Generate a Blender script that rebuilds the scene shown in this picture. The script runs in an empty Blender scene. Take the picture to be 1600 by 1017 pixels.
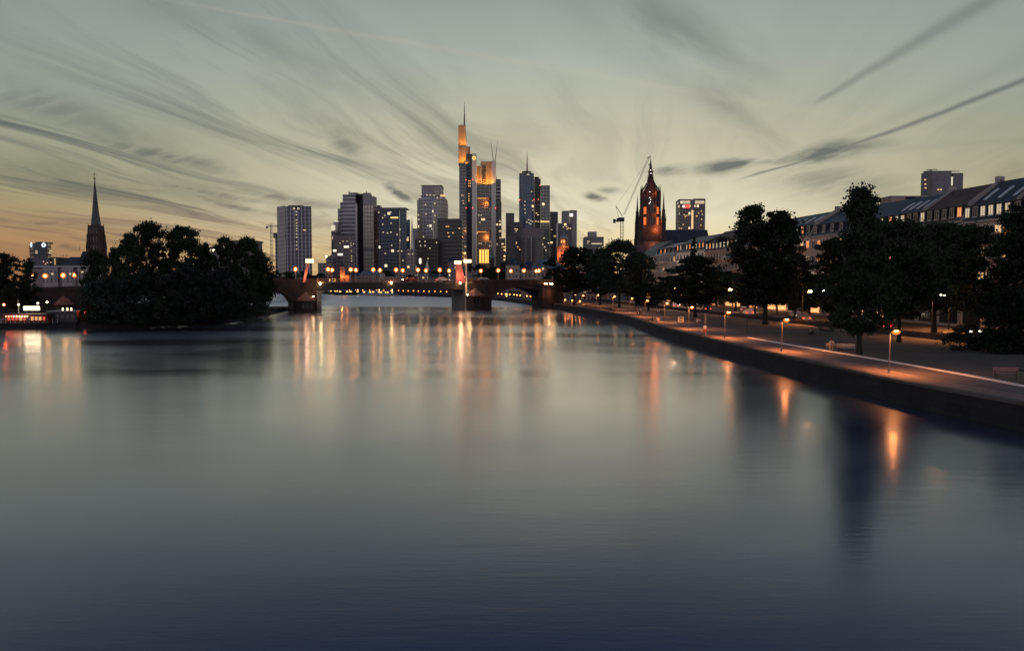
import bpy, bmesh, math, random
import numpy as np
from mathutils import Vector, Matrix
from math import pi, sin, cos, tan, atan, atan2, radians, sqrt, hypot

SC = bpy.context.scene
COL = SC.collection
F = 1250.0                       # focal length in pixels of the 1600 px wide photograph
TH = atan(68.0 / F)              # downward pitch
CAMH = 9.1
# ------------------------------------------------------------------ camera
cam = bpy.data.cameras.new('camera'); camo = bpy.data.objects.new('camera', cam); COL.objects.link(camo)
cam.sensor_width = 36; cam.lens = F / 1600 * 36; cam.clip_start = .5; cam.clip_end = 20000
camo.location = (0, 0, CAMH); camo.rotation_euler = (pi / 2 - TH, 0, 0)
SC.camera = camo
SC.view_settings.view_transform = 'Standard'; SC.view_settings.look = 'None'
SC.view_settings.exposure = 0; SC.view_settings.gamma = 1
SC.cycles.use_denoising = True
SC.cycles.max_bounces = 5; SC.cycles.diffuse_bounces = 2; SC.cycles.glossy_bounces = 3
SC.cycles.transparent_max_bounces = 4; SC.cycles.sample_clamp_indirect = 6
SC.cycles.caustics_reflective = False; SC.cycles.caustics_refractive = False

def P(px, py, Y):                 # pixel -> point at world depth Y
    u = (px - 800) / F; v = (508.5 - py) / F
    dy = cos(TH) + v * sin(TH); dz = -sin(TH) + v * cos(TH)
    k = Y / dy
    return Vector((u * k, Y, CAMH + dz * k))
def XY(px, Y): return P(px, 441, Y).x
def ZY(py, Y): return P(800, py, Y).z

# ------------------------------------------------------------------ node helper
class NT:
    def __init__(s, tree): s.t = tree; s.n = tree.nodes; s.l = tree.links
    def new(s, typ, **k):
        n = s.n.new(typ)
        for a, b in k.items(): setattr(n, a, b)
        return n
    def put(s, sock, v):
        if hasattr(v, 'is_output') or hasattr(v, 'links'): s.l.new(v, sock)
        elif isinstance(v, (tuple, list)) and len(v) == 3 and sock.type == 'RGBA': sock.default_value = (*v, 1)
        else: sock.default_value = v
    def m(s, op, a, b=None, c=None, clamp=False):
        n = s.new('ShaderNodeMath', operation=op, use_clamp=clamp); s.put(n.inputs[0], a)
        if b is not None: s.put(n.inputs[1], b)
        if c is not None: s.put(n.inputs[2], c)
        return n.outputs[0]
    def vm(s, op, a, b):
        n = s.new('ShaderNodeVectorMath', operation=op); s.put(n.inputs[0], a); s.put(n.inputs[1], b); return n.outputs[0]
    def xyz(s, x, y, z):
        n = s.new('ShaderNodeCombineXYZ'); s.put(n.inputs[0], x); s.put(n.inputs[1], y); s.put(n.inputs[2], z); return n.outputs[0]
    def sep(s, v):
        n = s.new('ShaderNodeSeparateXYZ'); s.put(n.inputs[0], v); return n.outputs
    def noise(s, vec, scale=1, detail=3, rough=.5, dist=0):
        n = s.new('ShaderNodeTexNoise'); s.put(n.inputs['Vector'], vec); n.inputs['Scale'].default_value = scale
        n.inputs['Detail'].default_value = detail; n.inputs['Roughness'].default_value = rough; n.inputs['Distortion'].default_value = dist
        return n.outputs['Fac']
    def ramp(s, f, stops, interp='LINEAR'):
        n = s.new('ShaderNodeValToRGB'); s.put(n.inputs[0], f); e = n.color_ramp.elements; n.color_ramp.interpolation = interp
        while len(e) < len(stops): e.new(.5)
        for i, (p, c) in enumerate(stops): e[i].position = p; e[i].color = (*c, 1) if len(c) == 3 else c
        return n.outputs[0]
    def mix(s, f, a, b, mode='MIX'):
        n = s.new('ShaderNodeMix', data_type='RGBA', blend_type=mode); s.put(n.inputs[0], f); s.put(n.inputs[6], a); s.put(n.inputs[7], b)
        return n.outputs[2]
    def smooth(s, x, a, b, lo=0., hi=1.):
        n = s.new('ShaderNodeMapRange', interpolation_type='SMOOTHSTEP'); s.put(n.inputs[0], x)
        for i, v in enumerate((a, b, lo, hi)): n.inputs[i + 1].default_value = v
        return n.outputs[0]
def lin(*c): return tuple((x / 255 / 12.92) if x < 10 else ((x / 255 + .055) / 1.055) ** 2.4 for x in c)

# ------------------------------------------------------------------ world: dusk sky
W = bpy.data.worlds.new('World'); SC.world = W; W.use_nodes = True
w = NT(W.node_tree); w.n.clear()
tc = w.new('ShaderNodeTexCoord').outputs['Generated']
nrm = w.new('ShaderNodeVectorMath', operation='NORMALIZE'); w.l.new(tc, nrm.inputs[0])
dx, dy, dz = w.sep(nrm.outputs[0])
el = w.m('MAXIMUM', dz, 0.0)
glow = w.ramp(el, [(0.0, lin(234, 190, 128)), (.035, lin(234, 212, 158)), (.08, lin(230, 224, 194)), (.17, lin(196, 192, 168)), (.26, lin(172, 180, 168)), (.335, lin(147, 157, 153)), (.43, lin(80, 96, 112)), (.6, lin(50, 68, 98)), (1, lin(40, 58, 96))])
side = w.ramp(el, [(0.0, lin(160, 112, 74)), (.05, lin(176, 140, 100)), (.10, lin(164, 158, 124)), (.2, lin(152, 160, 148)), (.335, lin(140, 150, 150)), (.43, lin(78, 92, 106)), (.6, lin(50, 68, 98)), (1, lin(40, 58, 96))])
east = w.ramp(el, [(0.0, lin(226, 208, 208)), (.12, lin(232, 218, 220)), (.3, lin(178, 178, 190)), (.6, lin(76, 90, 116)), (1, lin(50, 66, 100))])
az = w.m('ARCTAN2', dx, dy)
daz = w.m('ABSOLUTE', w.m('SUBTRACT', az, .06))
c1 = w.mix(w.smooth(daz, .12, .62), glow, side)
c1 = w.mix(w.smooth(daz, .8, 1.9), c1, east)
fy = w.m('MAXIMUM', dy, .05)
a = w.m('DIVIDE', dx, fy); b = w.m('DIVIDE', w.m('MAXIMUM', dz, 0.), fy)
front = w.smooth(dy, .05, .4)
# cirrus: plane projection, streaks converge toward the afterglow
zz = w.m('ADD', el, .05)
ang = .2
px_ = w.m('DIVIDE', w.m('SUBTRACT', w.m('MULTIPLY', dx, cos(ang)), w.m('MULTIPLY', dy, sin(ang))), zz)
py_ = w.m('DIVIDE', w.m('ADD', w.m('MULTIPLY', dx, sin(ang)), w.m('MULTIPLY', dy, cos(ang))), zz)
wv = w.xyz(px_, w.m('MULTIPLY', py_, .22), 0.)
warpn = w.new('ShaderNodeTexNoise'); w.l.new(wv, warpn.inputs['Vector']); warpn.inputs['Scale'].default_value = .8; warpn.inputs['Detail'].default_value = 2
wv2 = w.vm('ADD', wv, w.vm('MULTIPLY', warpn.outputs['Color'], (1.9, .8, 0)))
n1 = w.noise(wv2, 1.35, 6, .58)
n2 = w.noise(w.vm('ADD', wv2, (7.3, 2.1, 0)), .5, 2, .5)
n3 = w.noise(w.vm('ADD', w.vm('MULTIPLY', wv2, (2.6, .8, 1)), (3.1, 9.4, 0)), 1.5, 6, .62)
cir = w.m('MULTIPLY', w.m('ADD', w.m('MULTIPLY', w.smooth(n1, .42, .6), .6), w.m('MULTIPLY', w.smooth(n3, .45, .62), .5)), w.smooth(n2, .34, .58))
leftw = w.smooth(a, .3, -.3, .16, 1.)
lowfade = w.smooth(el, .0, .05, .35, 1.)
cir = w.m('MULTIPLY', w.m('MULTIPLY', cir, leftw), w.m('MULTIPLY', w.m('MULTIPLY', lowfade, w.smooth(el, .34, .16, .35, 1.)), 1.))
# warped direction coordinates for the single clouds and contrails
wn = w.new('ShaderNodeTexNoise'); w.l.new(w.xyz(a, w.m('MULTIPLY', b, 2.2), 0.), wn.inputs['Vector']); wn.inputs['Scale'].default_value = 9; wn.inputs['Detail'].default_value = 4
wr, wg, wb_ = w.sep(wn.outputs['Color'])
aw = w.m('ADD', a, w.m('MULTIPLY', w.m('SUBTRACT', wr, .5), .07)); bw = w.m('ADD', b, w.m('MULTIPLY', w.m('SUBTRACT', wg, .5), .022))
streak = w.noise(w.xyz(w.m('MULTIPLY', a, 14.), w.m('MULTIPLY', w.m('SUBTRACT', b, w.m('MULTIPLY', a, .25)), 70.), 3.), 1, 4, .6)
def pab(px, py): p = P(px, py, 1.0); return p.x, p.z - CAMH
def blob(px, py, L, Wd, deg, st, aa=aw, bb=bw):
    ca, cb = pab(px, py); t = radians(deg)
    da = w.m('SUBTRACT', aa, ca); db = w.m('SUBTRACT', bb, cb)
    u = w.m('MULTIPLY', w.m('ADD', w.m('MULTIPLY', da, cos(t)), w.m('MULTIPLY', db, sin(t))), F / L)
    v = w.m('MULTIPLY', w.m('SUBTRACT', w.m('MULTIPLY', db, cos(t)), w.m('MULTIPLY', da, sin(t))), F / Wd)
    r = w.m('ADD', w.m('MULTIPLY', u, u), w.m('MULTIPLY', v, v))
    return w.m('MULTIPLY', w.m('EXPONENT', w.m('MULTIPLY', r, -1.)), st)
def contrail(x0, y0, x1, y1, w0, w1, st, soft=2.):
    a0, b0 = pab(x0, y0); a1, b1 = pab(x1, y1); L = hypot(a1 - a0, b1 - b0); ca, sa = (a1 - a0) / L, (b1 - b0) / L
    da = w.m('SUBTRACT', w.m('ADD', a, w.m('MULTIPLY', w.m('SUBTRACT', wr, .5), .004)), a0); db = w.m('SUBTRACT', w.m('ADD', b, w.m('MULTIPLY', w.m('SUBTRACT', wg, .5), .008)), b0)
    u = w.m('DIVIDE', w.m('ADD', w.m('MULTIPLY', da, ca), w.m('MULTIPLY', db, sa)), L)
    v = w.m('SUBTRACT', w.m('MULTIPLY', db, ca), w.m('MULTIPLY', da, sa))
    v = w.m('SUBTRACT', v, w.m('MULTIPLY', w.m('MULTIPLY', u, w.m('SUBTRACT', u, 1.)), .045 * soft * L))
    wd = w.m('ADD', w.m('MULTIPLY', w.smooth(u, 0, 1), (w1 - w0) / F), w0 / F)
    q = w.m('DIVIDE', v, wd)
    g = w.m('EXPONENT', w.m('MULTIPLY', w.m('MULTIPLY', q, q), -1.))
    return w.m('MULTIPLY', w.m('MULTIPLY', g, w.m('MULTIPLY', w.smooth(u, -.02, .1), w.smooth(u, 1.9, 1.0))), st)
parts = [contrail(1145, 283, 1600, 125, 2, 4.5, .72, 1.5), contrail(1262, 168, 1545, 0, 5, 13, .45, 0),
         contrail(1200, 262, 1600, 92, 6, 16, .12, 1), contrail(1130, 268, 1560, 222, 4, 8, .16, -1)]
bl = [(1135, 260, 46, 11, 8, .75), (1300, 238, 75, 13, 8, .72), (1210, 250, 60, 7, 12, .5), (1045, 266, 34, 9, 0, .55), (930, 307, 16, 6, -8, .75), (958, 296, 22, 5, 0, .4),
      (1300, 285, 120, 30, -4, .35), (1575, 272, 30, 18, 0, .3),
      (545, 222, 42, 16, -30, .42), (628, 300, 26, 8, -28, .75), (618, 290, 14, 14, -20, .4), (440, 305, 130, 9, -12, .5), (330, 300, 120, 7, -8, .5), (250, 240, 130, 14, -16, .5), (90, 170, 140, 26, -14, .34), (420, 400, 60, 5, 0, .3),
      (520, 352, 50, 5, 14, .6), (540, 382, 40, 5, 10, .45), (370, 322, 130, 6, -14, .5), (110, 385, 26, 6, -14, .5), (60, 345, 130, 5, -3, .42), (150, 290, 200, 8, -5, .4), (1150, 375, 60, 3, -5, .3)]
tot = None
for q in bl:
    s_ = blob(*q); tot = s_ if tot is None else w.m('MAXIMUM', tot, s_)
tot = w.m('MULTIPLY', tot, w.smooth(streak, .28, .62, .5, 1.55))
soft = w.noise(w.xyz(w.m('MULTIPLY', a, 5.), w.m('MULTIPLY', w.m('ADD', b, w.m('MULTIPLY', a, .55)), 11.), 8.), 1, 5, .55)
big = None
for q in ((1165, 165, 130, 42, -40, .5), (1060, 60, 190, 62, -28, .42), (500, 195, 170, 34, -36, .42), (400, 70, 230, 44, -26, .34), (170, 200, 190, 34, -20, .45), (690, 120, 90, 40, -60, .2), (560, 235, 40, 22, -30, .5), (330, 300, 210, 26, -8, .5), (110, 268, 170, 26, -8, .42), (440, 335, 130, 16, -12, .5)):
    s_ = blob(*q); big = s_ if big is None else w.m('MAXIMUM', big, s_)
big = w.m('MULTIPLY', big, w.smooth(soft, .3, .64, .15, 1.3))
tot = w.m('MAXIMUM', tot, big)
for q in parts: tot = w.m('MAXIMUM', tot, q)
cl = w.m('MAXIMUM', w.m('MULTIPLY', tot, front), cir)
cl = w.m('MULTIPLY', cl, w.smooth(dy, -.2, .3))
dark = w.mix(w.smooth(el, .02, .13), lin(122, 96, 82), lin(92, 100, 98))
c2 = w.mix(w.m('MINIMUM', cl, .9), c1, dark)
pink = w.m('MULTIPLY', contrail(250, 0, 1040, 137, 3, 5, .1, 0), front)
c2 = w.mix(pink, c2, lin(215, 195, 170))
sky = w.new('ShaderNodeTexSky'); sky.sky_type = 'NISHITA'; sky.sun_disc = False; sky.sun_elevation = radians(1.0); sky.sun_rotation = radians(4)
bg1 = w.new('ShaderNodeBackground'); w.l.new(c2, bg1.inputs[0]); bg1.inputs[1].default_value = 1.0
bg2 = w.new('ShaderNodeBackground'); w.l.new(sky.outputs[0], bg2.inputs[0]); bg2.inputs[1].default_value = .002
add = w.new('ShaderNodeAddShader'); w.l.new(bg1.outputs[0], add.inputs[0]); w.l.new(bg2.outputs[0], add.inputs[1])
wo = w.new('ShaderNodeOutputWorld'); w.l.new(add.outputs[0], wo.inputs[0])
W.cycles.sampling_method = 'MANUAL'; W.cycles.sample_map_resolution = 512
# the sun has set: only a very weak, wide, warm lamp from the afterglow
sl = bpy.data.lights.new('sun', 'SUN'); sl.energy = .015; sl.angle = radians(25); sl.color = (1, .72, .45)
so = bpy.data.objects.new('sun', sl); COL.objects.link(so); so.rotation_euler = (radians(-86), 0, radians(-4))

# ------------------------------------------------------------------ materials
MATS = {}
def mat(name, col, rough=.7, metal=0., emit=None, estr=0., noise=0., nscale=1., bump=0., spec=None):
    if name in MATS: return MATS[name]
    m = bpy.data.materials.new(name); m.use_nodes = True; t = NT(m.node_tree); bs = m.node_tree.nodes['Principled BSDF']
    bs.inputs['Roughness'].default_value = rough; bs.inputs['Metallic'].default_value = metal
    if spec is not None: bs.inputs['Specular IOR Level'].default_value = spec
    co = t.new('ShaderNodeTexCoord').outputs['Object']
    if noise:
        n = t.noise(co, nscale, 4, .6)
        f = t.smooth(n, .3, .7)
        c = t.mix(f, tuple(x * (1 - noise) for x in col), tuple(min(1, x * (1 + noise)) for x in col)); t.l.new(c, bs.inputs['Base Color'])
        if bump:
            bn = t.new('ShaderNodeBump'); bn.inputs['Strength'].default_value = bump; t.l.new(n, bn.inputs['Height']); t.l.new(bn.outputs[0], bs.inputs['Normal'])
    else: bs.inputs['Base Color'].default_value = (*col, 1)
    if emit: bs.inputs['Emission Color'].default_value = (*emit, 1); bs.inputs['Emission Strength'].default_value = estr
    MATS[name] = m; return m
def facade(name, wall, glass, du, dv, fu, fv, lit=.03, lstr=1.2, lcol=(1, .72, .38), rg=.22, group=1, vary=.35, metal=0., wn=.12):
    """a curtain wall or plastered wall with a grid of windows, some of them lit"""
    if name in MATS: return MATS[name]
    m = bpy.data.materials.new(name); m.use_nodes = True; t = NT(m.node_tree); bs = m.node_tree.nodes['Principled BSDF']
    uv = t.new('ShaderNodeTexCoord').outputs['UV']; u, v, _ = t.sep(uv)
    u = t.m('DIVIDE', u, du); v = t.m('DIVIDE', v, dv)
    mu = t.m('LESS_THAN', t.m('FRACT', u), fu); mv = t.m('LESS_THAN', t.m('FRACT', v), fv)
    win = t.m('MULTIPLY', mu, mv)
    cu, cv = t.m('FLOOR', u), t.m('FLOOR', v)
    oi = t.new('ShaderNodeObjectInfo').outputs['Random']
    wnn = t.new('ShaderNodeTexWhiteNoise', noise_dimensions='3D'); t.l.new(t.xyz(cu, cv, oi), wnn.inputs['Vector'])
    r = wnn.outputs['Value']
    wn2 = t.new('ShaderNodeTexWhiteNoise', noise_dimensions='3D'); t.l.new(t.xyz(t.m('FLOOR', t.m('DIVIDE', u, 3. * group)), cv, t.m('ADD', oi, .3)), wn2.inputs['Vector'])
    r2 = wn2.outputs['Value']
    big = t.noise(t.xyz(t.m('MULTIPLY', cu, .13), t.m('MULTIPLY', cv, .09), oi), 1, 2, .5)
    litm = t.m('MAXIMUM', t.m('GREATER_THAN', r, t.m('SUBTRACT', 1 + lit * .7, t.m('MULTIPLY', big, lit * 2.4))), t.m('GREATER_THAN', r2, 1 - lit * .2))
    litm = t.m('MULTIPLY', litm, win)
    gv = t.m('ADD', t.m('MULTIPLY', r, vary), 1 - vary / 2)
    gc = t.mix(1., glass, t.xyz(gv, gv, gv), 'MULTIPLY')
    st = t.smooth(t.noise(t.new('ShaderNodeTexCoord').outputs['Object'], .06, 4, .6), .3, .7, 1 - wn, 1 + wn)
    wc = t.mix(1., wall, t.xyz(st, st, st), 'MULTIPLY')
    t.l.new(t.mix(win, wc, gc), bs.inputs['Base Color'])
    t.l.new(t.m('ADD', t.m('MULTIPLY', win, rg - .6), .6), bs.inputs['Roughness'])
    t.l.new(t.m('MULTIPLY', win, metal), bs.inputs['Metallic'])
    bs.inputs['Emission Color'].default_value = (*lcol, 1)
    var = t.m('ADD', t.m('MULTIPLY', t.m('FRACT', t.m('MULTIPLY', r, 57.)), .9), .25)
    t.l.new(t.m('MULTIPLY', t.m('MULTIPLY', litm, var), lstr), bs.inputs['Emission Strength'])
    MATS[name] = m; return m
def brick(name, c1, c2, mortar, bw=.8, bh=.35, ms=.03, rough=.85):
    if name in MATS: return MATS[name]
    m = bpy.data.materials.new(name); m.use_nodes = True; t = NT(m.node_tree); bs = m.node_tree.nodes['Principled BSDF']
    n = t.new('ShaderNodeTexBrick'); t.l.new(t.new('ShaderNodeTexCoord').outputs['UV'], n.inputs['Vector'])
    n.inputs['Scale'].default_value = 1; n.inputs['Brick Width'].default_value = bw; n.inputs['Row Height'].default_value = bh; n.inputs['Mortar Size'].default_value = ms
    n.inputs['Color1'].default_value = (*c1, 1); n.inputs['Color2'].default_value = (*c2, 1); n.inputs['Mortar'].default_value = (*mortar, 1)
    st = t.smooth(t.noise(t.new('ShaderNodeTexCoord').outputs['Object'], .35, 5, .65), .3, .7, .6, 1.25)
    t.l.new(t.mix(1., n.outputs['Color'], t.xyz(st, st, st), 'MULTIPLY'), bs.inputs['Base Color'])
    bs.inputs['Roughness'].default_value = rough
    bn = t.new('ShaderNodeBump'); bn.inputs['Strength'].default_value = .4; t.l.new(n.outputs['Fac'], bn.inputs['Height']); bn.invert = True; t.l.new(bn.outputs[0], bs.inputs['Normal'])
    MATS[name] = m; return m
ORANGE = (1, .42, .13); WARM = (1, .62, .28)
def glowm(name, col, s): return mat(name, (.05, .05, .05), .5, emit=col, estr=s)
M_globe = glowm('street_lamp_glass', (1, .42, .13), 125)
def halo_glass(name, col, s, op):
    m = bpy.data.materials.new(name); m.use_nodes = True; t = NT(m.node_tree); t.n.clear()
    e = t.new('ShaderNodeEmission'); e.inputs[0].default_value = (*col, 1); e.inputs[1].default_value = s
    tr = t.new('ShaderNodeBsdfTransparent'); mx = t.new('ShaderNodeMixShader'); mx.inputs[0].default_value = op
    t.l.new(tr.outputs[0], mx.inputs[1]); t.l.new(e.outputs[0], mx.inputs[2]); o = t.new('ShaderNodeOutputMaterial'); t.l.new(mx.outputs[0], o.inputs[0]); MATS[name] = m; return m
M_halo = halo_glass('orange_halo_glass', (1, .27, .05), 1.7, .45)  # see-through orange glow imitating the halo of lens glare around lamps
M_head = glowm('promenade_lamp_glass', (1, .33, .1), 80)
M_box = glowm('pylon_light_glass', (1, .58, .28), 5)
M_win = glowm('lit_window_warm', (1, .62, .28), .9)
M_win2 = glowm('lit_window_pale', (1, .80, .52), .6)
M_wino = glowm('lit_window_orange', (1, .34, .1), 1.1)
M_shop = glowm('shop_window_glow', (1, .42, .15), 1.5)
M_spark = glowm('small_bright_lamp', (1, .78, .5), 9)
M_red = glowm('red_beacon', (1, .12, .08), 4)
M_glass = mat('dark_glass', (.02, .022, .025), .12)
M_metal = mat('dark_metal', (.05, .05, .055), .5, .6)
M_pale = mat('pale_metal', (.5, .5, .5), .5, .3)
M_white = mat('white_paint', (.7, .68, .64), .6, noise=.08, nscale=.5)
M_slate = mat('slate_roof', (.04, .045, .058), .45, noise=.25, nscale=.5, bump=.2)
M_tile = mat('brown_tile_roof', (.11, .065, .05), .7, noise=.3, nscale=.8, bump=.3)
M_zinc = mat('zinc_roof', (.2, .23, .27), .35, .3, noise=.15, nscale=.4)
M_sand = brick('red_sandstone', (.062, .036, .03), (.045, .028, .024), (.035, .024, .022), 1.1, .5, .03)
M_gothic = brick('cathedral_sandstone', (.085, .05, .045), (.06, .038, .036), (.04, .03, .03), 2., 1., .05)
M_steel = mat('bridge_steel', (.02, .018, .018), .6, noise=.2, nscale=1)
M_bark = mat('bark', (.016, .013, .011), .9, noise=.35, nscale=3, bump=.5)

# ------------------------------------------------------------------ object helpers
def tag(o, label=None, cat=None, group=None, kind=None):
    for k, v in (('label', label), ('category', cat), ('group', group), ('kind', kind)):
        if v: o[k] = v
    return o
def empty(name, loc, rz=0., label=None, cat=None, group=None):
    o = bpy.data.objects.new(name, None); COL.objects.link(o); o.location = loc; o.rotation_euler = (0, 0, rz); o.empty_display_size = .5
    return tag(o, label, cat, group)
def copy_tree(o, parent=None):
    c = o.copy(); COL.objects.link(c)
    if parent: c.parent = parent
    for ch in list(o.children): copy_tree(ch, c)
    return c
class MB:
    def __init__(s): s.v = []; s.f = []; s.mi = []; s.cur = 0; s.smooth = False
    def add(s, vs, fs):
        k = len(s.v); s.v += [tuple(x) for x in vs]; s.f += [tuple(i + k for i in f) for f in fs]; s.mi += [s.cur] * len(fs)
    def box(s, x0, x1, y0, y1, z0, z1, tx=0., ty=0.):
        if x0 > x1: x0, x1 = x1, x0
        if y0 > y1: y0, y1 = y1, y0
        s.add([(x0, y0, z0), (x1, y0, z0), (x1, y1, z0), (x0, y1, z0), (x0 + tx, y0 + ty, z1), (x1 - tx, y0 + ty, z1), (x1 - tx, y1 - ty, z1), (x0 + tx, y1 - ty, z1)],
              [(0, 1, 5, 4), (1, 2, 6, 5), (2, 3, 7, 6), (3, 0, 4, 7), (4, 5, 6, 7), (3, 2, 1, 0)]); return s
    def hexa(s, p): s.add(p, [(0, 1, 5, 4), (1, 2, 6, 5), (2, 3, 7, 6), (3, 0, 4, 7), (4, 5, 6, 7), (3, 2, 1, 0)]); return s
    def prism(s, poly, z0, z1, top=None):
        n = len(poly); top = top or poly
        s.add([(x, y, z0) for x, y in poly] + [(x, y, z1) for x, y in top], [(i, (i + 1) % n, n + (i + 1) % n, n + i) for i in range(n)] + [tuple(range(n, 2 * n)), tuple(reversed(range(n)))]); return s
    def cyl(s, x, y, z0, z1, r0, r1=None, n=12, a0=0., sx=1., sy=1.):
        r1 = r0 if r1 is None else r1
        A = [(x + sx * r0 * cos(a0 + 2 * pi * i / n), y + sy * r0 * sin(a0 + 2 * pi * i / n)) for i in range(n)]
        B = [(x + sx * r1 * cos(a0 + 2 * pi * i / n), y + sy * r1 * sin(a0 + 2 * pi * i / n)) for i in range(n)]
        return s.prism(A, z0, z1, B)
    def lathe(s, x, y, prof, n=12, a0=0.):
        k = len(prof)
        vs = [(x + r * cos(a0 + 2 * pi * i / n), y + r * sin(a0 + 2 * pi * i / n), z) for r, z in prof for i in range(n)]
        fs = [(j * n + i, j * n + (i + 1) % n, (j + 1) * n + (i + 1) % n, (j + 1) * n + i) for j in range(k - 1) for i in range(n)]
        fs += [tuple(range((k - 1) * n, k * n)), tuple(reversed(range(n)))]
        s.add(vs, fs); return s
    def sphere(s, c, r, n=10, m=6, sz=1.):
        return s.lathe(c[0], c[1], [(max(1e-3, r * sin(pi * j / m)), c[2] - sz * r * cos(pi * j / m)) for j in range(m + 1)], n)
    def tube(s, pts, rad, n=6):
        pts = [Vector(p) for p in pts]; rr = rad if isinstance(rad, (list, tuple)) else [rad] * len(pts)
        vs = []
        for i, p in enumerate(pts):
            d = (pts[min(i + 1, len(pts) - 1)] - pts[max(i - 1, 0)]).normalized()
            ref = Vector((0, 0, 1)) if abs(d.z) < .9 else Vector((1, 0, 0))
            a = d.cross(ref).normalized(); b = d.cross(a)
            vs += [p + (a * cos(2 * pi * k / n) + b * sin(2 * pi * k / n)) * rr[i] for k in range(n)]
        fs = [(i * n + k, i * n + (k + 1) % n, (i + 1) * n + (k + 1) % n, (i + 1) * n + k) for i in range(len(pts) - 1) for k in range(n)]
        fs += [tuple(range(n))[::-1], tuple(range((len(pts) - 1) * n, len(pts) * n))]
        s.add(vs, fs); return s
    def gable(s, x0, x1, y0, y1, z0, z1, hip=0.):      # ridge along x
        ym = (y0 + y1) / 2
        s.add([(x0, y0, z0), (x1, y0, z0), (x1, y1, z0), (x0, y1, z0), (x0 + hip, ym, z1), (x1 - hip, ym, z1)], [(0, 1, 5, 4), (2, 3, 4, 5), (1, 2, 5), (3, 0, 4), (3, 2, 1, 0)]); return s
    def gabley(s, x0, x1, y0, y1, z0, z1, hip=0.):     # ridge along y
        xm = (x0 + x1) / 2
        s.add([(x0, y0, z0), (x1, y0, z0), (x1, y1, z0), (x0, y1, z0), (xm, y0 + hip, z1), (xm, y1 - hip, z1)], [(1, 2, 5, 4), (3, 0, 4, 5), (0, 1, 4), (2, 3, 5), (3, 2, 1, 0)]); return s
    def mesh(s, name):
        me = bpy.data.meshes.new(name); me.from_pydata(s.v, [], s.f); me.update()
        uvl = me.uv_layers.new(name='UVMap'); co = me.vertices
        for p in me.polygons:
            nx, ny, nz = p.normal
            h = hypot(nx, ny)
            for li in p.loop_indices:
                x, y, z = co[me.loops[li].vertex_index].co
                if abs(nz) > .85 or h < 1e-4: uvl.data[li].uv = (x, y)
                else: uvl.data[li].uv = ((-ny * x + nx * y) / h, z)
            p.material_index = s.mi[p.index] if s.mi else 0
            if s.smooth: p.use_smooth = True
        bm = bmesh.new(); bm.from_mesh(me); bmesh.ops.recalc_face_normals(bm, faces=bm.faces); bm.to_mesh(me); bm.free()
        return me
    def build(s, name, mats, parent=None, loc=None):
        me = s.mesh(name)
        for m in (mats if isinstance(mats, (list, tuple)) else [mats]): me.materials.append(m)
        o = bpy.data.objects.new(name, me); COL.objects.link(o)
        if parent: o.parent = parent
        if loc: o.location = loc
        return o
def plight(name, loc, power, col, r=.3, parent=None, spot=None, aim=None):
    l = bpy.data.lights.new(name, 'SPOT' if spot else 'POINT'); l.energy = power; l.color = col; l.shadow_soft_size = r
    o = bpy.data.objects.new(name, l); COL.objects.link(o)
    if spot: l.spot_size = radians(spot); l.spot_blend = .6
    o.location = loc
    if aim is not None: o.rotation_euler = (Vector(aim) - Vector(loc)).to_track_quat('-Z', 'Y').to_euler()
    if parent: o.parent = parent
    return o

# ================================================================== GROUND, WATER
ZG = 1.7
RB = [(40, -400), (36, -100), (34.5, 0), (32.5, 30), (31, 48), (28.9, 58), (27.3, 78), (26, 100), (25, 125), (24.8, 150), (25.2, 172), (23, 205), (19.5, 236), (14.7, 265), (11, 285), (6, 320), (-2, 372), (-14, 420), (-38, 476), (-80, 546), (-140, 606), (-210, 660)]
LB = [(-260, -400), (-200, -60), (-150, 80), (-116, 158), (-118, 168), (-150, 215), (-190, 262), (-235, 340), (-290, 480), (-330, 640)]
FARE = [(-330, 700), (-210, 700)]
def poly_sheet(name, pts, z, m):
    bm = bmesh.new(); vs = [bm.verts.new((x, y, z)) for x, y in pts]
    es = [bm.edges.new((vs[i], vs[(i + 1) % len(vs)])) for i in range(len(vs))]
    bmesh.ops.triangle_fill(bm, use_beauty=True, use_dissolve=False, edges=es)
    for f in bm.faces:
        if f.normal.z < 0: f.normal_flip()
    me = bpy.data.meshes.new(name); bm.to_mesh(me); bm.free(); me.materials.append(m)
    o = bpy.data.objects.new(name, me); COL.objects.link(o); tag(o, kind='structure'); return o
gm = bpy.data.materials.new('lawn_ground'); gm.use_nodes = True; t = NT(gm.node_tree); bs = gm.node_tree.nodes['Principled BSDF']
oc = t.new('ShaderNodeTexCoord').outputs['Object']
n = t.noise(oc, .12, 6, .65); n2_ = t.noise(oc, 2.5, 4, .7)
c = t.mix(t.smooth(n, .35, .65), (.085, .08, .055), (.15, .115, .09)); c = t.mix(t.smooth(n2_, .3, .7, 0, .5), c, (.07, .065, .045))
t.l.new(c, bs.inputs['Base Color']); bs.inputs['Roughness'].default_value = .95
bn = t.new('ShaderNodeBump'); bn.inputs['Strength'].default_value = .5; t.l.new(n2_, bn.inputs['Height']); t.l.new(bn.outputs[0], bs.inputs['Normal'])
poly_sheet('ground', [(9000, -400)] + RB + [(-210, 700), (-330, 700)] + LB[::-1] + [(-9000, -400), (-9000, 9500), (9000, 9500)], ZG, gm)
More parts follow.
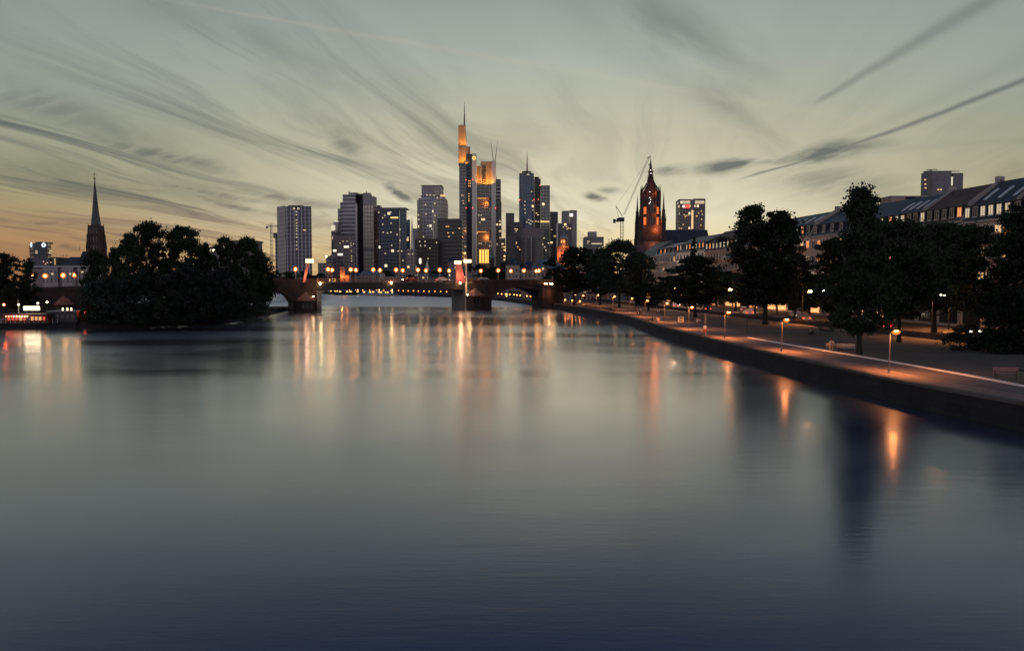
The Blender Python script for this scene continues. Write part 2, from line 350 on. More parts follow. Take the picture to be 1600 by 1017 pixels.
# water
wm = bpy.data.materials.new('river_water'); wm.use_nodes = True; t = NT(wm.node_tree); bs = wm.node_tree.nodes['Principled BSDF']
oc = t.new('ShaderNodeTexCoord').outputs['Object']; ox, oy, oz = t.sep(oc)
gls = t.new('ShaderNodeBsdfGlossy'); dif = t.new('ShaderNodeBsdfDiffuse'); dif.inputs[0].default_value = (.006, .036, .12, 1); gls.inputs[0].default_value = (1, 1, 1, 1)
geo = t.new('ShaderNodeNewGeometry'); ix, iy, iz = t.sep(geo.outputs['Incoming'])
refl = t.ramp(t.m('ABSOLUTE', iz), [(0, (1, 1, 1)), (.11, (.88, .88, .88)), (.2, (.5, .5, .5)), (.28, (.31, .31, .31)), (.36, (.18, .18, .18)), (.44, (.105, .105, .105)), (1, (.03, .03, .03))])
wmx = t.new('ShaderNodeMixShader'); t.l.new(refl, wmx.inputs[0]); t.l.new(dif.outputs[0], wmx.inputs[1]); t.l.new(gls.outputs[0], wmx.inputs[2]); t.l.new(wmx.outputs[0], wm.node_tree.nodes['Material Output'].inputs[0])
pat = t.noise(t.xyz(t.m('MULTIPLY', ox, .012), t.m('MULTIPLY', oy, .03), 0.), 1, 4, .6, .6)
t.l.new(t.m('ADD', t.smooth(pat, .32, .68, .13, .24), t.smooth(oy, 270, 330, 0, .2)), gls.inputs['Roughness'])
r1 = t.noise(t.xyz(t.m('MULTIPLY', ox, .28), t.m('MULTIPLY', oy, 1.6), 0.), 1, 4, .6, .3)
r2 = t.noise(t.xyz(t.m('MULTIPLY', ox, .05), t.m('MULTIPLY', oy, .22), 5.), 1, 3, .55, .5)
bn = t.new('ShaderNodeBump'); bn.inputs['Strength'].default_value = .15; bn.inputs['Distance'].default_value = .045
r3 = t.noise(t.xyz(t.m('MULTIPLY', ox, 1.1), t.m('MULTIPLY', oy, 5.), 2.), 1, 3, .6, .4)
t.l.new(t.m('ADD', t.m('ADD', r1, t.m('MULTIPLY', r3, .5)), t.m('MULTIPLY', r2, 1.)), bn.inputs['Height']); t.l.new(bn.outputs[0], gls.inputs['Normal'])
b_ = MB(); b_.add([(-9000, -400, 0), (9000, -400, 0), (9000, 9500, 0), (-9000, 9500, 0)], [(0, 1, 2, 3)]); tag(b_.build('river_water', wm), kind='structure')
# quay walls
M_quay = brick('quay_stone', (.02, .018, .017), (.013, .013, .013), (.009, .009, .009), 1.2, .45, .03)
M_kerb = mat('quay_coping', (.10, .085, .075), .85, noise=.25, nscale=.7)
def wall_along(name, pts, thick, z0, z1, m, side=1):
    b = MB()
    for i in range(len(pts) - 1):
        p, q = Vector((*pts[i], 0)), Vector((*pts[i + 1], 0)); d = (q - p).normalized(); nn = Vector((d.y, -d.x, 0)) * side * thick
        b.hexa([(p.x, p.y, z0), (q.x, q.y, z0), (q.x + nn.x, q.y + nn.y, z0), (p.x + nn.x, p.y + nn.y, z0), (p.x, p.y, z1), (q.x, q.y, z1), (q.x + nn.x, q.y + nn.y, z1), (p.x + nn.x, p.y + nn.y, z1)])
    return tag(b.build(name, m), kind='structure')
RBi = [(x - .05, y) for x, y in RB]; LBi = [(x + .05, y) for x, y in LB]
wall_along('quay_wall', RBi + [(-209.9, 699)], .6, -2, ZG - .06, M_quay)
wall_along('quay_coping', [(x - .12, y) for x, y in RB[:16]], .75, ZG - .058, ZG + .14, M_kerb)
wall_along('left_quay_wall', LBi + [(-329.9, 699), (-210, 699)], .6, -2, ZG - .06, M_quay, -1)
# promenade
def offs(pts, d):
    out = []
    for i, p in enumerate(pts):
        a_ = Vector(pts[max(i - 1, 0)]); c_ = Vector(pts[min(i + 1, len(pts) - 1)]); t_ = (c_ - a_).normalized(); out.append((p[0] + t_.y * d, p[1] - t_.x * d))
    return out
def strip(name, pts, d0, d1, z, m, kind='structure'):
    A, B = offs(pts, d0), offs(pts, d1); b = MB()
    for i in range(len(pts) - 1): b.add([(*A[i], z), (*B[i], z), (*B[i + 1], z), (*A[i + 1], z)], [(0, 1, 2, 3)])
    o = b.build(name, m)
    if kind: tag(o, kind=kind)
    return o
M_path = mat('promenade_asphalt', (.13, .11, .10), .8, noise=.22, nscale=.9, bump=.15)
M_gravel = mat('gravel_edge', (.26, .18, .14), .9, noise=.25, nscale=1.5, bump=.3)
QP = RB[2:16]
strip('promenade_path', QP, .6, 8.6, ZG + .004, M_path)
strip('gravel_strip', QP, .6, 3.4, ZG + .008, M_gravel)
def ground_at(px, py, z=ZG):
    u = (px - 800) / F; v = (508.5 - py) / F; dy_ = cos(TH) + v * sin(TH); dz_ = -sin(TH) + v * cos(TH); k = (z - CAMH) / dz_
    return Vector((u * k, dy_ * k, z))
# solid pale strip shaped as a bicycle's light trail along the path
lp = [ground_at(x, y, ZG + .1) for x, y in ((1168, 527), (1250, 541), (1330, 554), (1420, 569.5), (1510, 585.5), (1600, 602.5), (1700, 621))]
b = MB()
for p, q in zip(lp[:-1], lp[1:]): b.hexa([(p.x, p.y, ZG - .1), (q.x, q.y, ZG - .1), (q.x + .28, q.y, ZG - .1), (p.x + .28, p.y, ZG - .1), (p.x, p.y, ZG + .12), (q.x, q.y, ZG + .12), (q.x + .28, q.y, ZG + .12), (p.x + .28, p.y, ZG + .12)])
tag(b.build('light_trail_strip', mat('pale_light_trail', (.86, .84, .78), .5)), kind='structure')
# second footpath and street by the houses
ST = [(88.1 - .1057 * y - 17, y) for y in range(60, 340, 20)]
strip('street', ST, -5, 9, ZG + .012, mat('street_asphalt', (.09, .075, .065), .6, noise=.15, nscale=.6))
MID = [(70, 40), (62, 80), (55, 110), (50, 140), (46, 175), (40, 215), (30, 262)]
strip('park_footpath', MID, -1.3, 1.3, ZG + .004, M_gravel)
isl = [(-85, 158), (-72, 166), (-64, 178), (-63, 195), (-66, 212), (-70, 240), (-72, 262), (-92, 262), (-108, 235), (-112, 200), (-106, 175), (-96, 160)]
b = MB(); b.prism(isl[::1], -1, 1.15, [(x * .985 - 1.2, 202 + (y - 202) * .96) for x, y in isl]); tag(b.build('island', mat('dark_earth', (.025, .022, .018), .95, noise=.3, nscale=.8)), kind='structure')

# ================================================================== BRIDGE
BO = Vector((-64, 248.5, 0)); BA = atan2(21, 50)
bd = Vector((cos(BA), sin(BA), 0)); bn_ = Vector((-sin(BA), cos(BA), 0))
BR = empty('stone_bridge', BO, BA, 'red sandstone bridge with round arches, a dark steel middle span and slanted pylons', 'bridge')
def bs_of(px, n=0.):                 # distance along the bridge of a pixel column at offset n
    u = (px - 800) / F / cos(TH) ; ox_, oy_ = BO.x + bn_.x * n, BO.y + bn_.y * n
    return (u * oy_ - ox_) / (bd.x - u * bd.y)
BW = 6.6
def deckz(s): return 9.15 if s > -8 else max(5.5, 9.15 + (s + 8) * .036)
def arch_wall(name, s0, s1, arches, m, par):
    b = MB(); N = max(8, int((s1 - s0) / 1.)); xs = sorted(set([s0 + (s1 - s0) * i / N for i in range(N + 1)] + [x for a_ in arches for x in a_[:2]]))
    def zb(s):
        for (a0, a1, zs, zc) in arches:
            if a0 <= s <= a1:
                q = (2 * (s - a0) / (a1 - a0) - 1); return zs + (zc - zs) * sqrt(max(0, 1 - q * q))
        return -1.5
    for i in range(len(xs) - 1):
        x, y = xs[i], xs[i + 1]; e = 1e-4; z0, z1 = zb(x + e), zb(y - e)
        if abs(z0 - z1) > .0 or z0 > -1:
            pass
        b.hexa([(x, -BW, z0), (y, -BW, z1), (y, BW, z1), (x, BW, z0), (x, -BW, deckz(x)), (y, -BW, deckz(y)), (y, BW, deckz(y)), (x, BW, deckz(x))])
    return b.build(name, m, par)
left_ar = [(-28.5, -4.6, 2.2, 7.6), (-60, -34, 1.4, 6.2)]
arch_wall('arch_wall', -135, 2.3, left_ar, M_sand, BR)
s_r0, s_r1 = 54.2, 81.5
arch_wall('arch_wall', s_r0 - 1.5, s_r1 + 4, [(59.3, 80, 2.6, 7.1)], M_sand, BR)
def arch_ring(a0, a1, zs, zc):
    b = MB(); N = 20
    for i in range(N):
        q0, q1 = pi - pi * i / N, pi - pi * (i + 1) / N; c_ = (a0 + a1) / 2; r = (a1 - a0) / 2
        def pt(q, k): return (c_ + (r + k) * cos(q), zs + (zc - zs + k) * sin(q))
        A, B, C_, D = pt(q0, .05), pt(q1, .05), pt(q1, .65), pt(q0, .65)
        b.hexa([(A[0], -BW - .1, A[1]), (B[0], -BW - .1, B[1]), (B[0], -BW + .2, B[1]), (A[0], -BW + .2, A[1]), (D[0], -BW - .1, D[1]), (C_[0], -BW - .1, C_[1]), (C_[0], -BW + .2, C_[1]), (D[0], -BW + .2, D[1])])
    return b.build('arch_ring', mat('arch_stone', (.07, .042, .036), .85, noise=.2, nscale=.8), BR)
for a_ in left_ar[:2]: arch_ring(*a_)
arch_ring(59.3, 80, 2.6, 7.1)
# steel main span
b = MB()
N = 24
for i in range(N):
    x0 = 2.3 + (52.7 - 2.3) * i / N; x1 = 2.3 + (52.7 - 2.3) * (i + 1) / N
    f = lambda x: 6.75 - .25 * ((x - 27.5) / 25) ** 2
    b.hexa([(x0, -BW + .25, f(x0)), (x1, -BW + .25, f(x1)), (x1, BW - .25, f(x1)), (x0, BW - .25, f(x0)), (x0, -BW + .25, 8.75), (x1, -BW + .25, 8.75), (x1, BW - .25, 8.75), (x0, BW - .25, 8.75)])
b.build('steel_span', M_steel, BR)
b = MB(); b.box(2.3, 52.7, -BW - .15, BW + .15, 8.752, 9.1); b.build('deck_slab', mat('deck_concrete', (.14, .1, .085), .8, noise=.15), BR)
b = MB()                              # roadway sheet
xs = [-135, -100, -60, -8, 30, 60, 86]
for x, y in zip(xs[:-1], xs[1:]): b.add([(x, -5, deckz(x) + .012), (y, -5, deckz(y) + .012), (y, 5, deckz(y) + .012), (x, 5, deckz(x) + .012)], [(0, 1, 2, 3)])
b.build('roadway', mat('bridge_asphalt', (.07, .06, .055), .7), BR)
M_rail = mat('red_railing_paint', (.22, .10, .08), .6)
for sd in (-1, 1):
    y0 = sd * (BW + .02); b = MB()
    for z in (9.25, 10.1): b.box(2.4, 52.6, y0 - .05, y0 + .05, z, z + .1)
    for i in range(126): b.box(2.4 + i * .4, 2.46 + i * .4, y0 - .03, y0 + .03, 9.35, 10.1)
    for i in range(13): b.box(2.4 + i * 4.15, 2.6 + i * 4.15, y0 - .08, y0 + .08, 9.1, 10.25)
    b.build('railing', M_rail, BR)
    b = MB()
    for s0, s1 in ((-135, -100), (-100, -70), (-70, -40), (-40, -8), (-8, 2.25)):
        b.hexa([(s0, y0 - .22, deckz(s0) - .3), (s1, y0 - .22, deckz(s1) - .3), (s1, y0 + .22, deckz(s1) - .3), (s0, y0 + .22, deckz(s0) - .3), (s0, y0 - .22, deckz(s0) + .75), (s1, y0 - .22, deckz(s1) + .75), (s1, y0 + .22, deckz(s1) + .75), (s0, y0 + .22, deckz(s0) + .75)])
    b.build('parapet', M_sand, BR)
    b = MB(); b.box(52.75, 85, y0 - .22, y0 + .22, 8.85, 9.9); b.build('parapet', M_sand, BR)
# piers with pyramid caps on the upstream face
M_cap = mat('pier_cap_tile', (.2, .1, .075), .7, noise=.2, nscale=1.2)
def pier(s, wid, zc, zt, big=True):
    b = MB(); y0 = -BW - 5.2
    hw = wid / 2
    b.prism([(s - hw, -BW - .05), (s - hw, y0 + 1.8), (s - hw * .45, y0), (s + hw * .45, y0), (s + hw, y0 + 1.8), (s + hw, -BW - .05)], -1.5, zc)
    p = b.build('pier', M_sand, BR)
    b = MB(); e = .35
    base = [(s - hw - e, -BW - .02), (s - hw - e, y0 + 1.6), (s - hw * .5, y0 - e), (s + hw * .5, y0 - e), (s + hw + e, y0 + 1.6), (s + hw + e, -BW - .02)]
    b.prism(base, zc, zt, [(s + (x - s) * .04, y * .04 + (y0 + 2.6) * .96) for x, y in base])
    b.build('pier_roof', M_cap, p)
    b = MB()
    for q in (-.45, 0, .45): b.box(s + q * hw - .22, s + q * hw + .22, y0 - .03, y0 + .1, zc - 2.3, zc - .8)
    b.build('pier_opening', M_glass, p)
pier(bs_of(479, -10), 5.2, 3.5, 6.1)
pier(bs_of(744, -10), 5.2, 4.6, 7.)
pier(bs_of(100, -10), 4.4, 3.0, 5.3); pier(bs_of(252, -10), 4.4, 3.0, 5.3)
# abutment turret on the right bank
ab = bs_of(857, -8)
b = MB(); b.cyl(ab, -7.5, -1.5, 7.9, 2.7, 2.6, 16); b.build('abutment_turret', M_sand, BR)
b = MB(); b.cyl(ab, -7.5, 7.9, 8.3, 2.9, 2.9, 16); b.build('turret_coping', mat('arch_stone', ()), BR)
b = MB(); b.box(bs_of(846, -8) - .3, bs_of(846, -8) + .6, -9.5, -6, -1, 8.4); b.build('abutment_pilaster', M_sand, BR)
# main piers under the steel span and slanted pylons with light boxes
M_pyl = mat('pylon_red_paint', (.62, .2, .14), .5); M_conc = mat('pier_concrete', (.2, .19, .19), .8, noise=.15, nscale=.5)
b = MB(); b.box(49.8, 52.72, -BW - .6, BW, -1.5, 6.4); b.build('pier_wall', M_conc, BR)
b = MB(); b.box(2.25, 3.6, -BW - .5, BW, -1.5, 6.4); b.build('pier_wall', M_conc, BR)
def pylon(s_bot, s_top, y, wb, wt, zt, m, nm='pylon'):
    b = MB(); b.hexa([(s_bot, y - .6, 8.9), (s_bot + wb, y - .6, 8.9), (s_bot + wb, y + .6, 8.9), (s_bot, y + .6, 8.9), (s_top, y - .5, zt), (s_top + wt, y - .5, zt), (s_top + wt, y + .5, zt), (s_top, y + .5, zt)])
    return b.build(nm, m, BR)
yN = -BW - .9
sl_ = bs_of(475, yN)
p1 = pylon(sl_ - .3, bs_of(482, yN) - .2, yN, .8, .7, ZY(411, 246), M_pyl)
b = MB(); b.box(bs_of(479.5, yN), bs_of(491, yN), yN - .7, yN + .7, ZY(411, 246), ZY(405.8, 246)); b.build('light_box', M_box, p1)
sr = bs_of(712.5, yN)
p2 = pylon(sr, sr, yN, 3.2, 1.7, ZY(413.5, 266), M_pyl)
b = MB(); b.box(bs_of(711.5, yN), bs_of(720, yN), yN - .7, yN + .7, ZY(413.2, 266), ZY(408.6, 266)); b.build('light_box', M_box, p2)
s3 = bs_of(727.5, yN)
b = MB(); b.box(s3, s3 + .45, yN - .25, yN + .25, 0, ZY(411.5, 267)); p3 = b.build('pylon_mast', mat('pale_mast_paint', (.6, .5, .44), .5), BR)
b = MB(); b.box(s3 - .3, s3 + 1.75, yN - .7, yN + .7, ZY(411.2, 267), ZY(406.6, 267)); b.build('light_box', M_box, p3)
b = MB(); b.hexa([(s3 - 2.4, yN + .7, 9.2), (s3 - .1, yN + .7, 9.2), (s3 - .1, yN + 1.3, 9.2), (s3 - 2.4, yN + 1.3, 9.2), (s3 - 2.9, yN + .7, 14), (s3 - .1, yN + .7, 14), (s3 - .1, yN + 1.3, 14), (s3 - 2.9, yN + 1.3, 14)]); b.build('pylon_web', M_steel, BR)
for (px, n_, z, pw, cc) in ((501.5, -BW - .7, ZY(443, 251), 900, WARM), (612, -BW - .7, ZY(441.7, 258), 900, (1, .7, .3)), (719.5, -BW - .9, ZY(442.6, 264), 900, WARM)):
    s_ = bs_of(px, n_); b = MB(); b.sphere((s_, n_, z), .27, 8, 6); fl = b.build('floodlight', glowm('floodlight_glass', (1, .6, .25), 75), BR)
# floods that wash the pier sides
for (px, n_, z) in ((490, -BW - 2.5, 4.6), (731, -BW - 2.5, 4.8)):
    s_ = bs_of(px, n_); b = MB(); b.box(s_ - .15, s_ + .15, n_ - .15, n_ + .15, z, z + .25); b.build('floodlight', glowm('floodlight_glass', WARM, 75), BR)
plight('pylon_fill_light', (sr + .9, yN - 3., 11.2), 420, (1, .5, .3), .2, BR); plight('pylon_fill_light', (sl_ + .5, yN - 2.5, 11.2), 260, (1, .5, .3), .2, BR)  # unseen fill lamps added in front to brighten the red pylon faces
plight('pier_light', (s3 + 1.2, yN - .8, 8.5), 160, (1, .55, .25), .2, BR)
plight('turret_light', (ab - 1.5, -11.5, 5.5), 160, (1, .4, .2), .2, BR)
for q in range(5):
    b = MB(); b.sphere((ab - 2 + q, -7.5 - 1.8 + (q % 2) * .5, 8.45), .17, 6, 4); b.build('turret_lamp', glowm('floodlight_glass', WARM, 75), BR)
# street lamps on the bridge
def bridge_lamp():
    r = empty('street_lamp', (0, 0, 0))
    b = MB(); b.cyl(0, 0, 0, .5, .14, .12, 8); b.cyl(0, 0, .5, 3.04, .065, .05, 8); b.build('post', M_pale, r)
    b = MB(); b.sphere((0, 0, 3.75), .72, 14, 9); b.build('lamp_globe_or_halo', M_halo, r)  # enlarged glowing shell gives the bulb its orange halo
    b = MB(); b.sphere((0, 0, 3.75), .23, 10, 6); b.build('bulb', M_globe, r)
    b = MB(); b.cyl(0, 0, 4.47, 4.56, .2, .05, 8); b.build('lamp_cap', M_metal, r)
    return r
near = [413, 463, 513.6, 549, 584, 619.5, 653.6, 687.6, 778.5, 818.5, 842, 871]; far = [520, 557, 594.5, 630, 666, 702, 751.5, 798.3, 838, 863]
LAMP0 = None
def put_lamp(px, n_, lab, grp, dz=0.):
    global LAMP0
    s_ = bs_of(px, n_); p = BO + bd * s_ + bn_ * n_
    if LAMP0 is None: o = LAMP0 = bridge_lamp()
    else: o = copy_tree(LAMP0)
    o.location = (p.x, p.y, deckz(s_) + dz + .02); tag(o, lab, 'street lamp', grp)
for px in near[:11]: put_lamp(px, -BW + .55, 'glowing orange globe lamp on a pale post in the near row along the bridge footway', 'globe lamps in the near row on the bridge')
for px in far: put_lamp(px, BW - .55, 'glowing orange globe lamp on a pale post in the farther row along the bridge footway', 'globe lamps in the far row on the bridge')
for px in (52, 73, 101, 119): put_lamp(px, -BW + .55, 'glowing orange globe lamp above the sloping bridge wall behind the restaurant boat', 'globe lamps over the sloping left end of the bridge')

# cars on the bridge and in the street
def car(paint, label, loc, rz, group=None, lights=True):
    r = empty('car', loc, rz, label, 'car', group)
    b = MB(); prof = [(-2.1, .35), (2.1, .35), (2.15, .75), (1.15, .92), (.5, 1.42), (-1.1, 1.45), (-1.75, .98), (-2.12, .9)]
    k = len(prof); vs = [(x, -.85 if z < 1.2 else -.68, z) for x, z in prof] + [(x, .85 if z < 1.2 else .68, z) for x, z in prof]
    b.add(vs, [tuple(range(k)), tuple(range(2 * k - 1, k - 1, -1))] + [(i, (i + 1) % k, k + (i + 1) % k, k + i) for i in range(k)]); b.build('body', paint, r)
    b = MB(); b.hexa([(-1.6, -.79, .98), (1., -.79, .98), (1., .79, .98), (-1.6, .79, .98), (-1.05, -.72, 1.38), (.42, -.72, 1.38), (.42, .72, 1.38), (-1.05, .72, 1.38)]); b.build('window_band', M_glass, r)
    for x in (-1.3, 1.3):
        for y in (-.8, .8):
            b = MB(); b.cyl(0, 0, -.1, .1, .33, .33, 12); o = b.build('wheel', mat('tyre_rubber', (.02, .02, .02), .9), r, (x, y, .33)); o.rotation_euler = (pi / 2, 0, 0)
    if lights:
        for y in (-.6, .6):
            b = MB(); b.box(2.08, 2.2, y - .14, y + .14, .58, .74); b.build('headlight', glowm('headlight_glow', (1, .85, .6), 22), r)
            b = MB(); b.box(-2.18, -2.06, y - .14, y + .14, .62, .78); b.build('tail_light', glowm('tail_light_glow', (1, .08, .04), 5), r)
    return r
paints = [mat('silver_car_paint', (.35, .36, .37), .3, .5), mat('black_car_paint', (.03, .03, .035), .25), mat('red_car_paint', (.3, .03, .025), .3), mat('white_car_paint', (.65, .65, .62), .35)]
for i, (px, ci, rz, nm) in enumerate(((692, 3, 0, 'white car driving over the bridge just left of the right pylon'), (640, 2, pi, 'red car on the middle of the bridge'), (757, 0, 0, 'silver car on the bridge above the right arch'))):
    s_ = bs_of(px, -2.5); p = BO + bd * s_ + bn_ * -2.5; car(paints[ci], nm, (p.x, p.y, deckz(s_) + .03), BA + rz)

# ================================================================== PROMENADE LAMPS
def prom_lamp():
    r = empty('promenade_lamp', (0, 0, 0))
    b = MB(); b.cyl(0, 0, 0, .35, .11, .1, 8); b.cyl(0, 0, .35, 3.35, .06, .045, 8); b.build('post', mat('lamp_post_paint', (.24, .2, .17), .5), r)
    b = MB(); b.tube([(0, 0, 3.3), (.15, 0, 3.42), (.5, 0, 3.44)], [.04, .035, .03]); b.build('arm', M_metal, r)
    b = MB(); b.box(.18, .78, -.14, .14, 3.46, 3.55, .06, .04); h = b.build('lamp_head', M_metal, r)
    b = MB(); b.box(.32, .64, -.1, .1, 3.425, 3.457); b.build('lamp_glass', M_head, h)
    b = MB(); b.lathe(.48, 0, [(.05, 3.12), (.22, 3.18), (.32, 3.3), (.36, 3.42)], 12); b.build('lamp_halo_bowl', M_halo, h)  # glowing bowl added as the orange halo around the head
    return r
prs = [(1389, 583), (1221, 549.5), (1132, 528.5), (1076, 514), (1038, 503.2), (1008, 495), (984, 488.5), (957.5, 483), (932, 478.5), (909, 475.5), (897, 473.5), (874, 471.5)]
on_ = ['nearest', 'second nearest', 'third nearest', 'fourth nearest', 'fifth nearest', 'sixth nearest', 'seventh nearest', 'eighth nearest', 'ninth nearest', 'third farthest', 'second farthest', 'farthest']
def prom_copy(o, par=None):
    if o.type == 'LIGHT': return
    c = o.copy(); COL.objects.link(c)
    if par: c.parent = par
    for ch in list(o.children): prom_copy(ch, c)
    return c
L0 = None
for i, (x, y) in enumerate(prs):
    p = ground_at(x, y); p = ground_at(x, min(y, 600))
    o = L0 = prom_lamp() if L0 is None else L0
    if i: o = prom_copy(L0)
    lo_ = plight('lamp_light', (.48, 0, 3.3), 2600, (1, .33, .1), .08, o, 165); lo_.rotation_euler = (0, 0, 0)
    o.location = (p.x, p.y, ZG); tag(o, '%s orange lamp on a thin post along the quay promenade' % on_[i], 'lamp post', 'promenade lamps along the quay')
    if i > 8: o.scale = (1, 1, .85)

# ================================================================== TREES
rng = np.random.default_rng(7)
def leaf_mat(name, a, b_):
    m = bpy.data.materials.new(name); m.use_nodes = True; t = NT(m.node_tree); bs = m.node_tree.nodes['Principled BSDF']
    oc = t.new('ShaderNodeTexCoord').outputs['Object']
    n = t.noise(oc, .45, 3, .6); oi = t.new('ShaderNodeObjectInfo').outputs['Random']
    c = t.mix(t.smooth(n, .35, .65), a, b_); k = t.m('ADD', t.m('MULTIPLY', oi, .5), .75)
    t.l.new(t.mix(1., c, t.xyz(k, k, k), 'MULTIPLY'), bs.inputs['Base Color']); bs.inputs['Roughness'].default_value = .75; bs.inputs['Specular IOR Level'].default_value = .15
    return m
LEAF = [leaf_mat('dark_foliage', (.016, .025, .015), (.038, .055, .03)), leaf_mat('grey_green_foliage', (.02, .032, .026), (.048, .066, .05)), leaf_mat('conifer_foliage', (.012, .022, .015), (.03, .045, .027))]
def tree_meshes(kind, seed, nclump, nleaf, leaf, H=15., R=5.):
    """crown = many small leaf faces gathered in clumps inside an uneven profile; trunk = tapered limbs reaching the clumps"""
    g = np.random.default_rng(seed); ph = g.uniform(0, 6.28, 12)
    prof = {'broad': lambda q: (np.sin(np.pi * np.clip(q * .92 + .06, 0, 1)) ** .55),
            'poplar': lambda q: (np.sin(np.pi * np.clip(q * .85 + .1, 0, 1)) ** .7) * (1.05 - .45 * q),
            'open': lambda q: min(1, .38 + 2.7 * q) * (1.05 - .8 * q) * (.76 + .3 * np.sin(q * 23 + ph[0])),
            'conifer': lambda q: (1.02 - q) ** .8 * (.85 + .15 * np.sin(q * 40)),
            'bush': lambda q: np.sqrt(np.clip(1 - q ** 2, 0, 1)) * 1.0,
            'willow': lambda q: (np.sin(np.pi * np.clip(q * .8 + .2, 0, 1)) ** .5)}[kind]
    zb = {'broad': .24, 'poplar': .2, 'open': .15, 'conifer': .08, 'bush': .0, 'willow': .06}[kind]
    C = []
    while len(C) < nclump:
        q = g.random(); th = g.uniform(0, 2 * pi)
        lob = 1 + .22 * sin(2 * th + ph[1] + 4 * q) + .2 * sin(3 * th + ph[2] - 8 * q) + .16 * sin(5 * th + ph[3] + 12 * q)
        r = R * float(prof(q)) * lob * (g.random() ** .42)
        if kind == 'poplar':           # two leaders
            cx = (.33 * R if (th > pi) else -.3 * R) * min(1, q * 1.4); top = 1. if th > pi else .94; C.append((cx + .72 * r * cos(th * 2), .8 * r * sin(th * 2), H * (zb + (1 - zb) * q * top)))
        else:
            tip = 1 + .05 * sin(3 * th + ph[4]) * (1 - q); dro = -.12 * r if kind in ('open', 'conifer', 'willow') else 0
            C.append((r * cos(th) + .08 * R * sin(q * 5 + ph[5]), r * sin(th), H * (zb + (1 - zb) * q) * tip + dro))
    C = np.array(C); C[:, 2] = np.clip(C[:, 2], .25, None)
    rc = g.uniform(.45, 1.25, nclump) * R * .155
    if kind == 'open': rc *= .9
    idx = np.repeat(np.arange(nclump), nleaf); n = len(idx)
    d = g.normal(size=(n, 3)); d /= np.linalg.norm(d, axis=1)[:, None]
    rad = rc[idx] * (g.random(n) ** .45) * np.where(g.random(n) < .2, 1.9, 1.0)
    sq = np.array([1.15, 1.15, .62]) if kind != 'willow' else np.array([.9, .9, 1.3])
    p = C[idx] + d * rad[:, None] * sq
    a_ = g.normal(size=(n, 3)); a_ /= np.linalg.norm(a_, axis=1)[:, None]; b_ = np.cross(a_, g.normal(size=(n, 3))); b_ /= np.linalg.norm(b_, axis=1)[:, None]
    sz = leaf * g.uniform(.6, 1.35, n)[:, None]
    v = np.stack([p - a_ * sz * .5, p + b_ * sz * .32, p + a_ * sz * .5, p - b_ * sz * .32], 1).reshape(-1, 3)
    me = bpy.data.meshes.new('crown'); me.vertices.add(4 * n); me.vertices.foreach_set('co', v.astype(np.float32).ravel())
    me.loops.add(4 * n); me.loops.foreach_set('vertex_index', np.arange(4 * n, dtype=np.int32)); me.polygons.add(n)
    me.polygons.foreach_set('loop_start', np.arange(0, 4 * n, 4, dtype=np.int32)); me.update(calc_edges=True)
    tb = MB(); tr = H * .017 + .05
    if kind != 'bush':
        lean = g.uniform(-.3, .3, 2)
        spine = [(lean[0] * q * 1.4, lean[1] * q * 1.4, H * q * .88) for q in (0, .06, .2, .4, .6, .8, 1)]
        tb.tube([(0, 0, -.3)] + spine, [tr * 1.7, tr * 1.35, tr, tr * .85, tr * .62, tr * .4, tr * .22, .03], 8)
        for i in g.choice(nclump, min(26, nclump), replace=False):
            c_ = C[i]; z0 = max(H * .14, min(c_[2] - .35 * hypot(c_[0], c_[1]) - .4, H * .8)); q = z0 / (H * .88)
            s0 = (lean[0] * q * 1.4, lean[1] * q * 1.4, z0); mid = (c_[0] * .5 + s0[0] * .5, c_[1] * .5 + s0[1] * .5, z0 + (c_[2] - z0) * .35)
            tb.tube([s0, mid, tuple(c_)], [tr * .38 * (1 - q * .6), tr * .24 * (1 - q * .6), .02], 5)
    else:
        for i in range(5):
            c_ = C[i]; tb.tube([(0, 0, -.2), (c_[0] * .4, c_[1] * .4, c_[2] * .5), tuple(c_)], [.08, .05, .02], 5)
    tm = tb.mesh('trunk'); tm.materials.append(M_bark)
    return tm, me
TM = {}
def tree_kind(key):
    if key in TM: return TM[key]
    spec = {'broadA': ('broad', 11, 230, 85, .46, 15, 5.2), 'broadB': ('broad', 23, 220, 85, .46, 15, 5.4), 'broadC': ('broad', 35, 260, 80, .46, 15, 6.2),
            'poplar': ('poplar', 5, 380, 90, .46, 20, 6.6), 'open': ('open', 9, 330, 100, .36, 17, 5.2), 'openB': ('open', 14, 200, 75, .38, 16, 5.6),
            'conifer': ('conifer', 3, 260, 80, .36, 16, 4.6), 'bush': ('bush', 8, 90, 80, .34, 4, 3.2), 'bushB': ('bush', 18, 90, 80, .34, 4.5, 3.6), 'slim': ('conifer', 33, 90, 70, .4, 15, 2.6),
            'willow': ('willow', 44, 300, 95, .46, 16, 6.), 'farA': ('broad', 61, 80, 50, .75, 15, 6), 'farB': ('broad', 62, 80, 50, .75, 15, 6.5), 'nearbush': ('bush', 71, 200, 130, .26, 7, 4.4)}[key]
    TM[key] = (spec, tree_meshes(*spec)); return TM[key]
TCOPY = {}
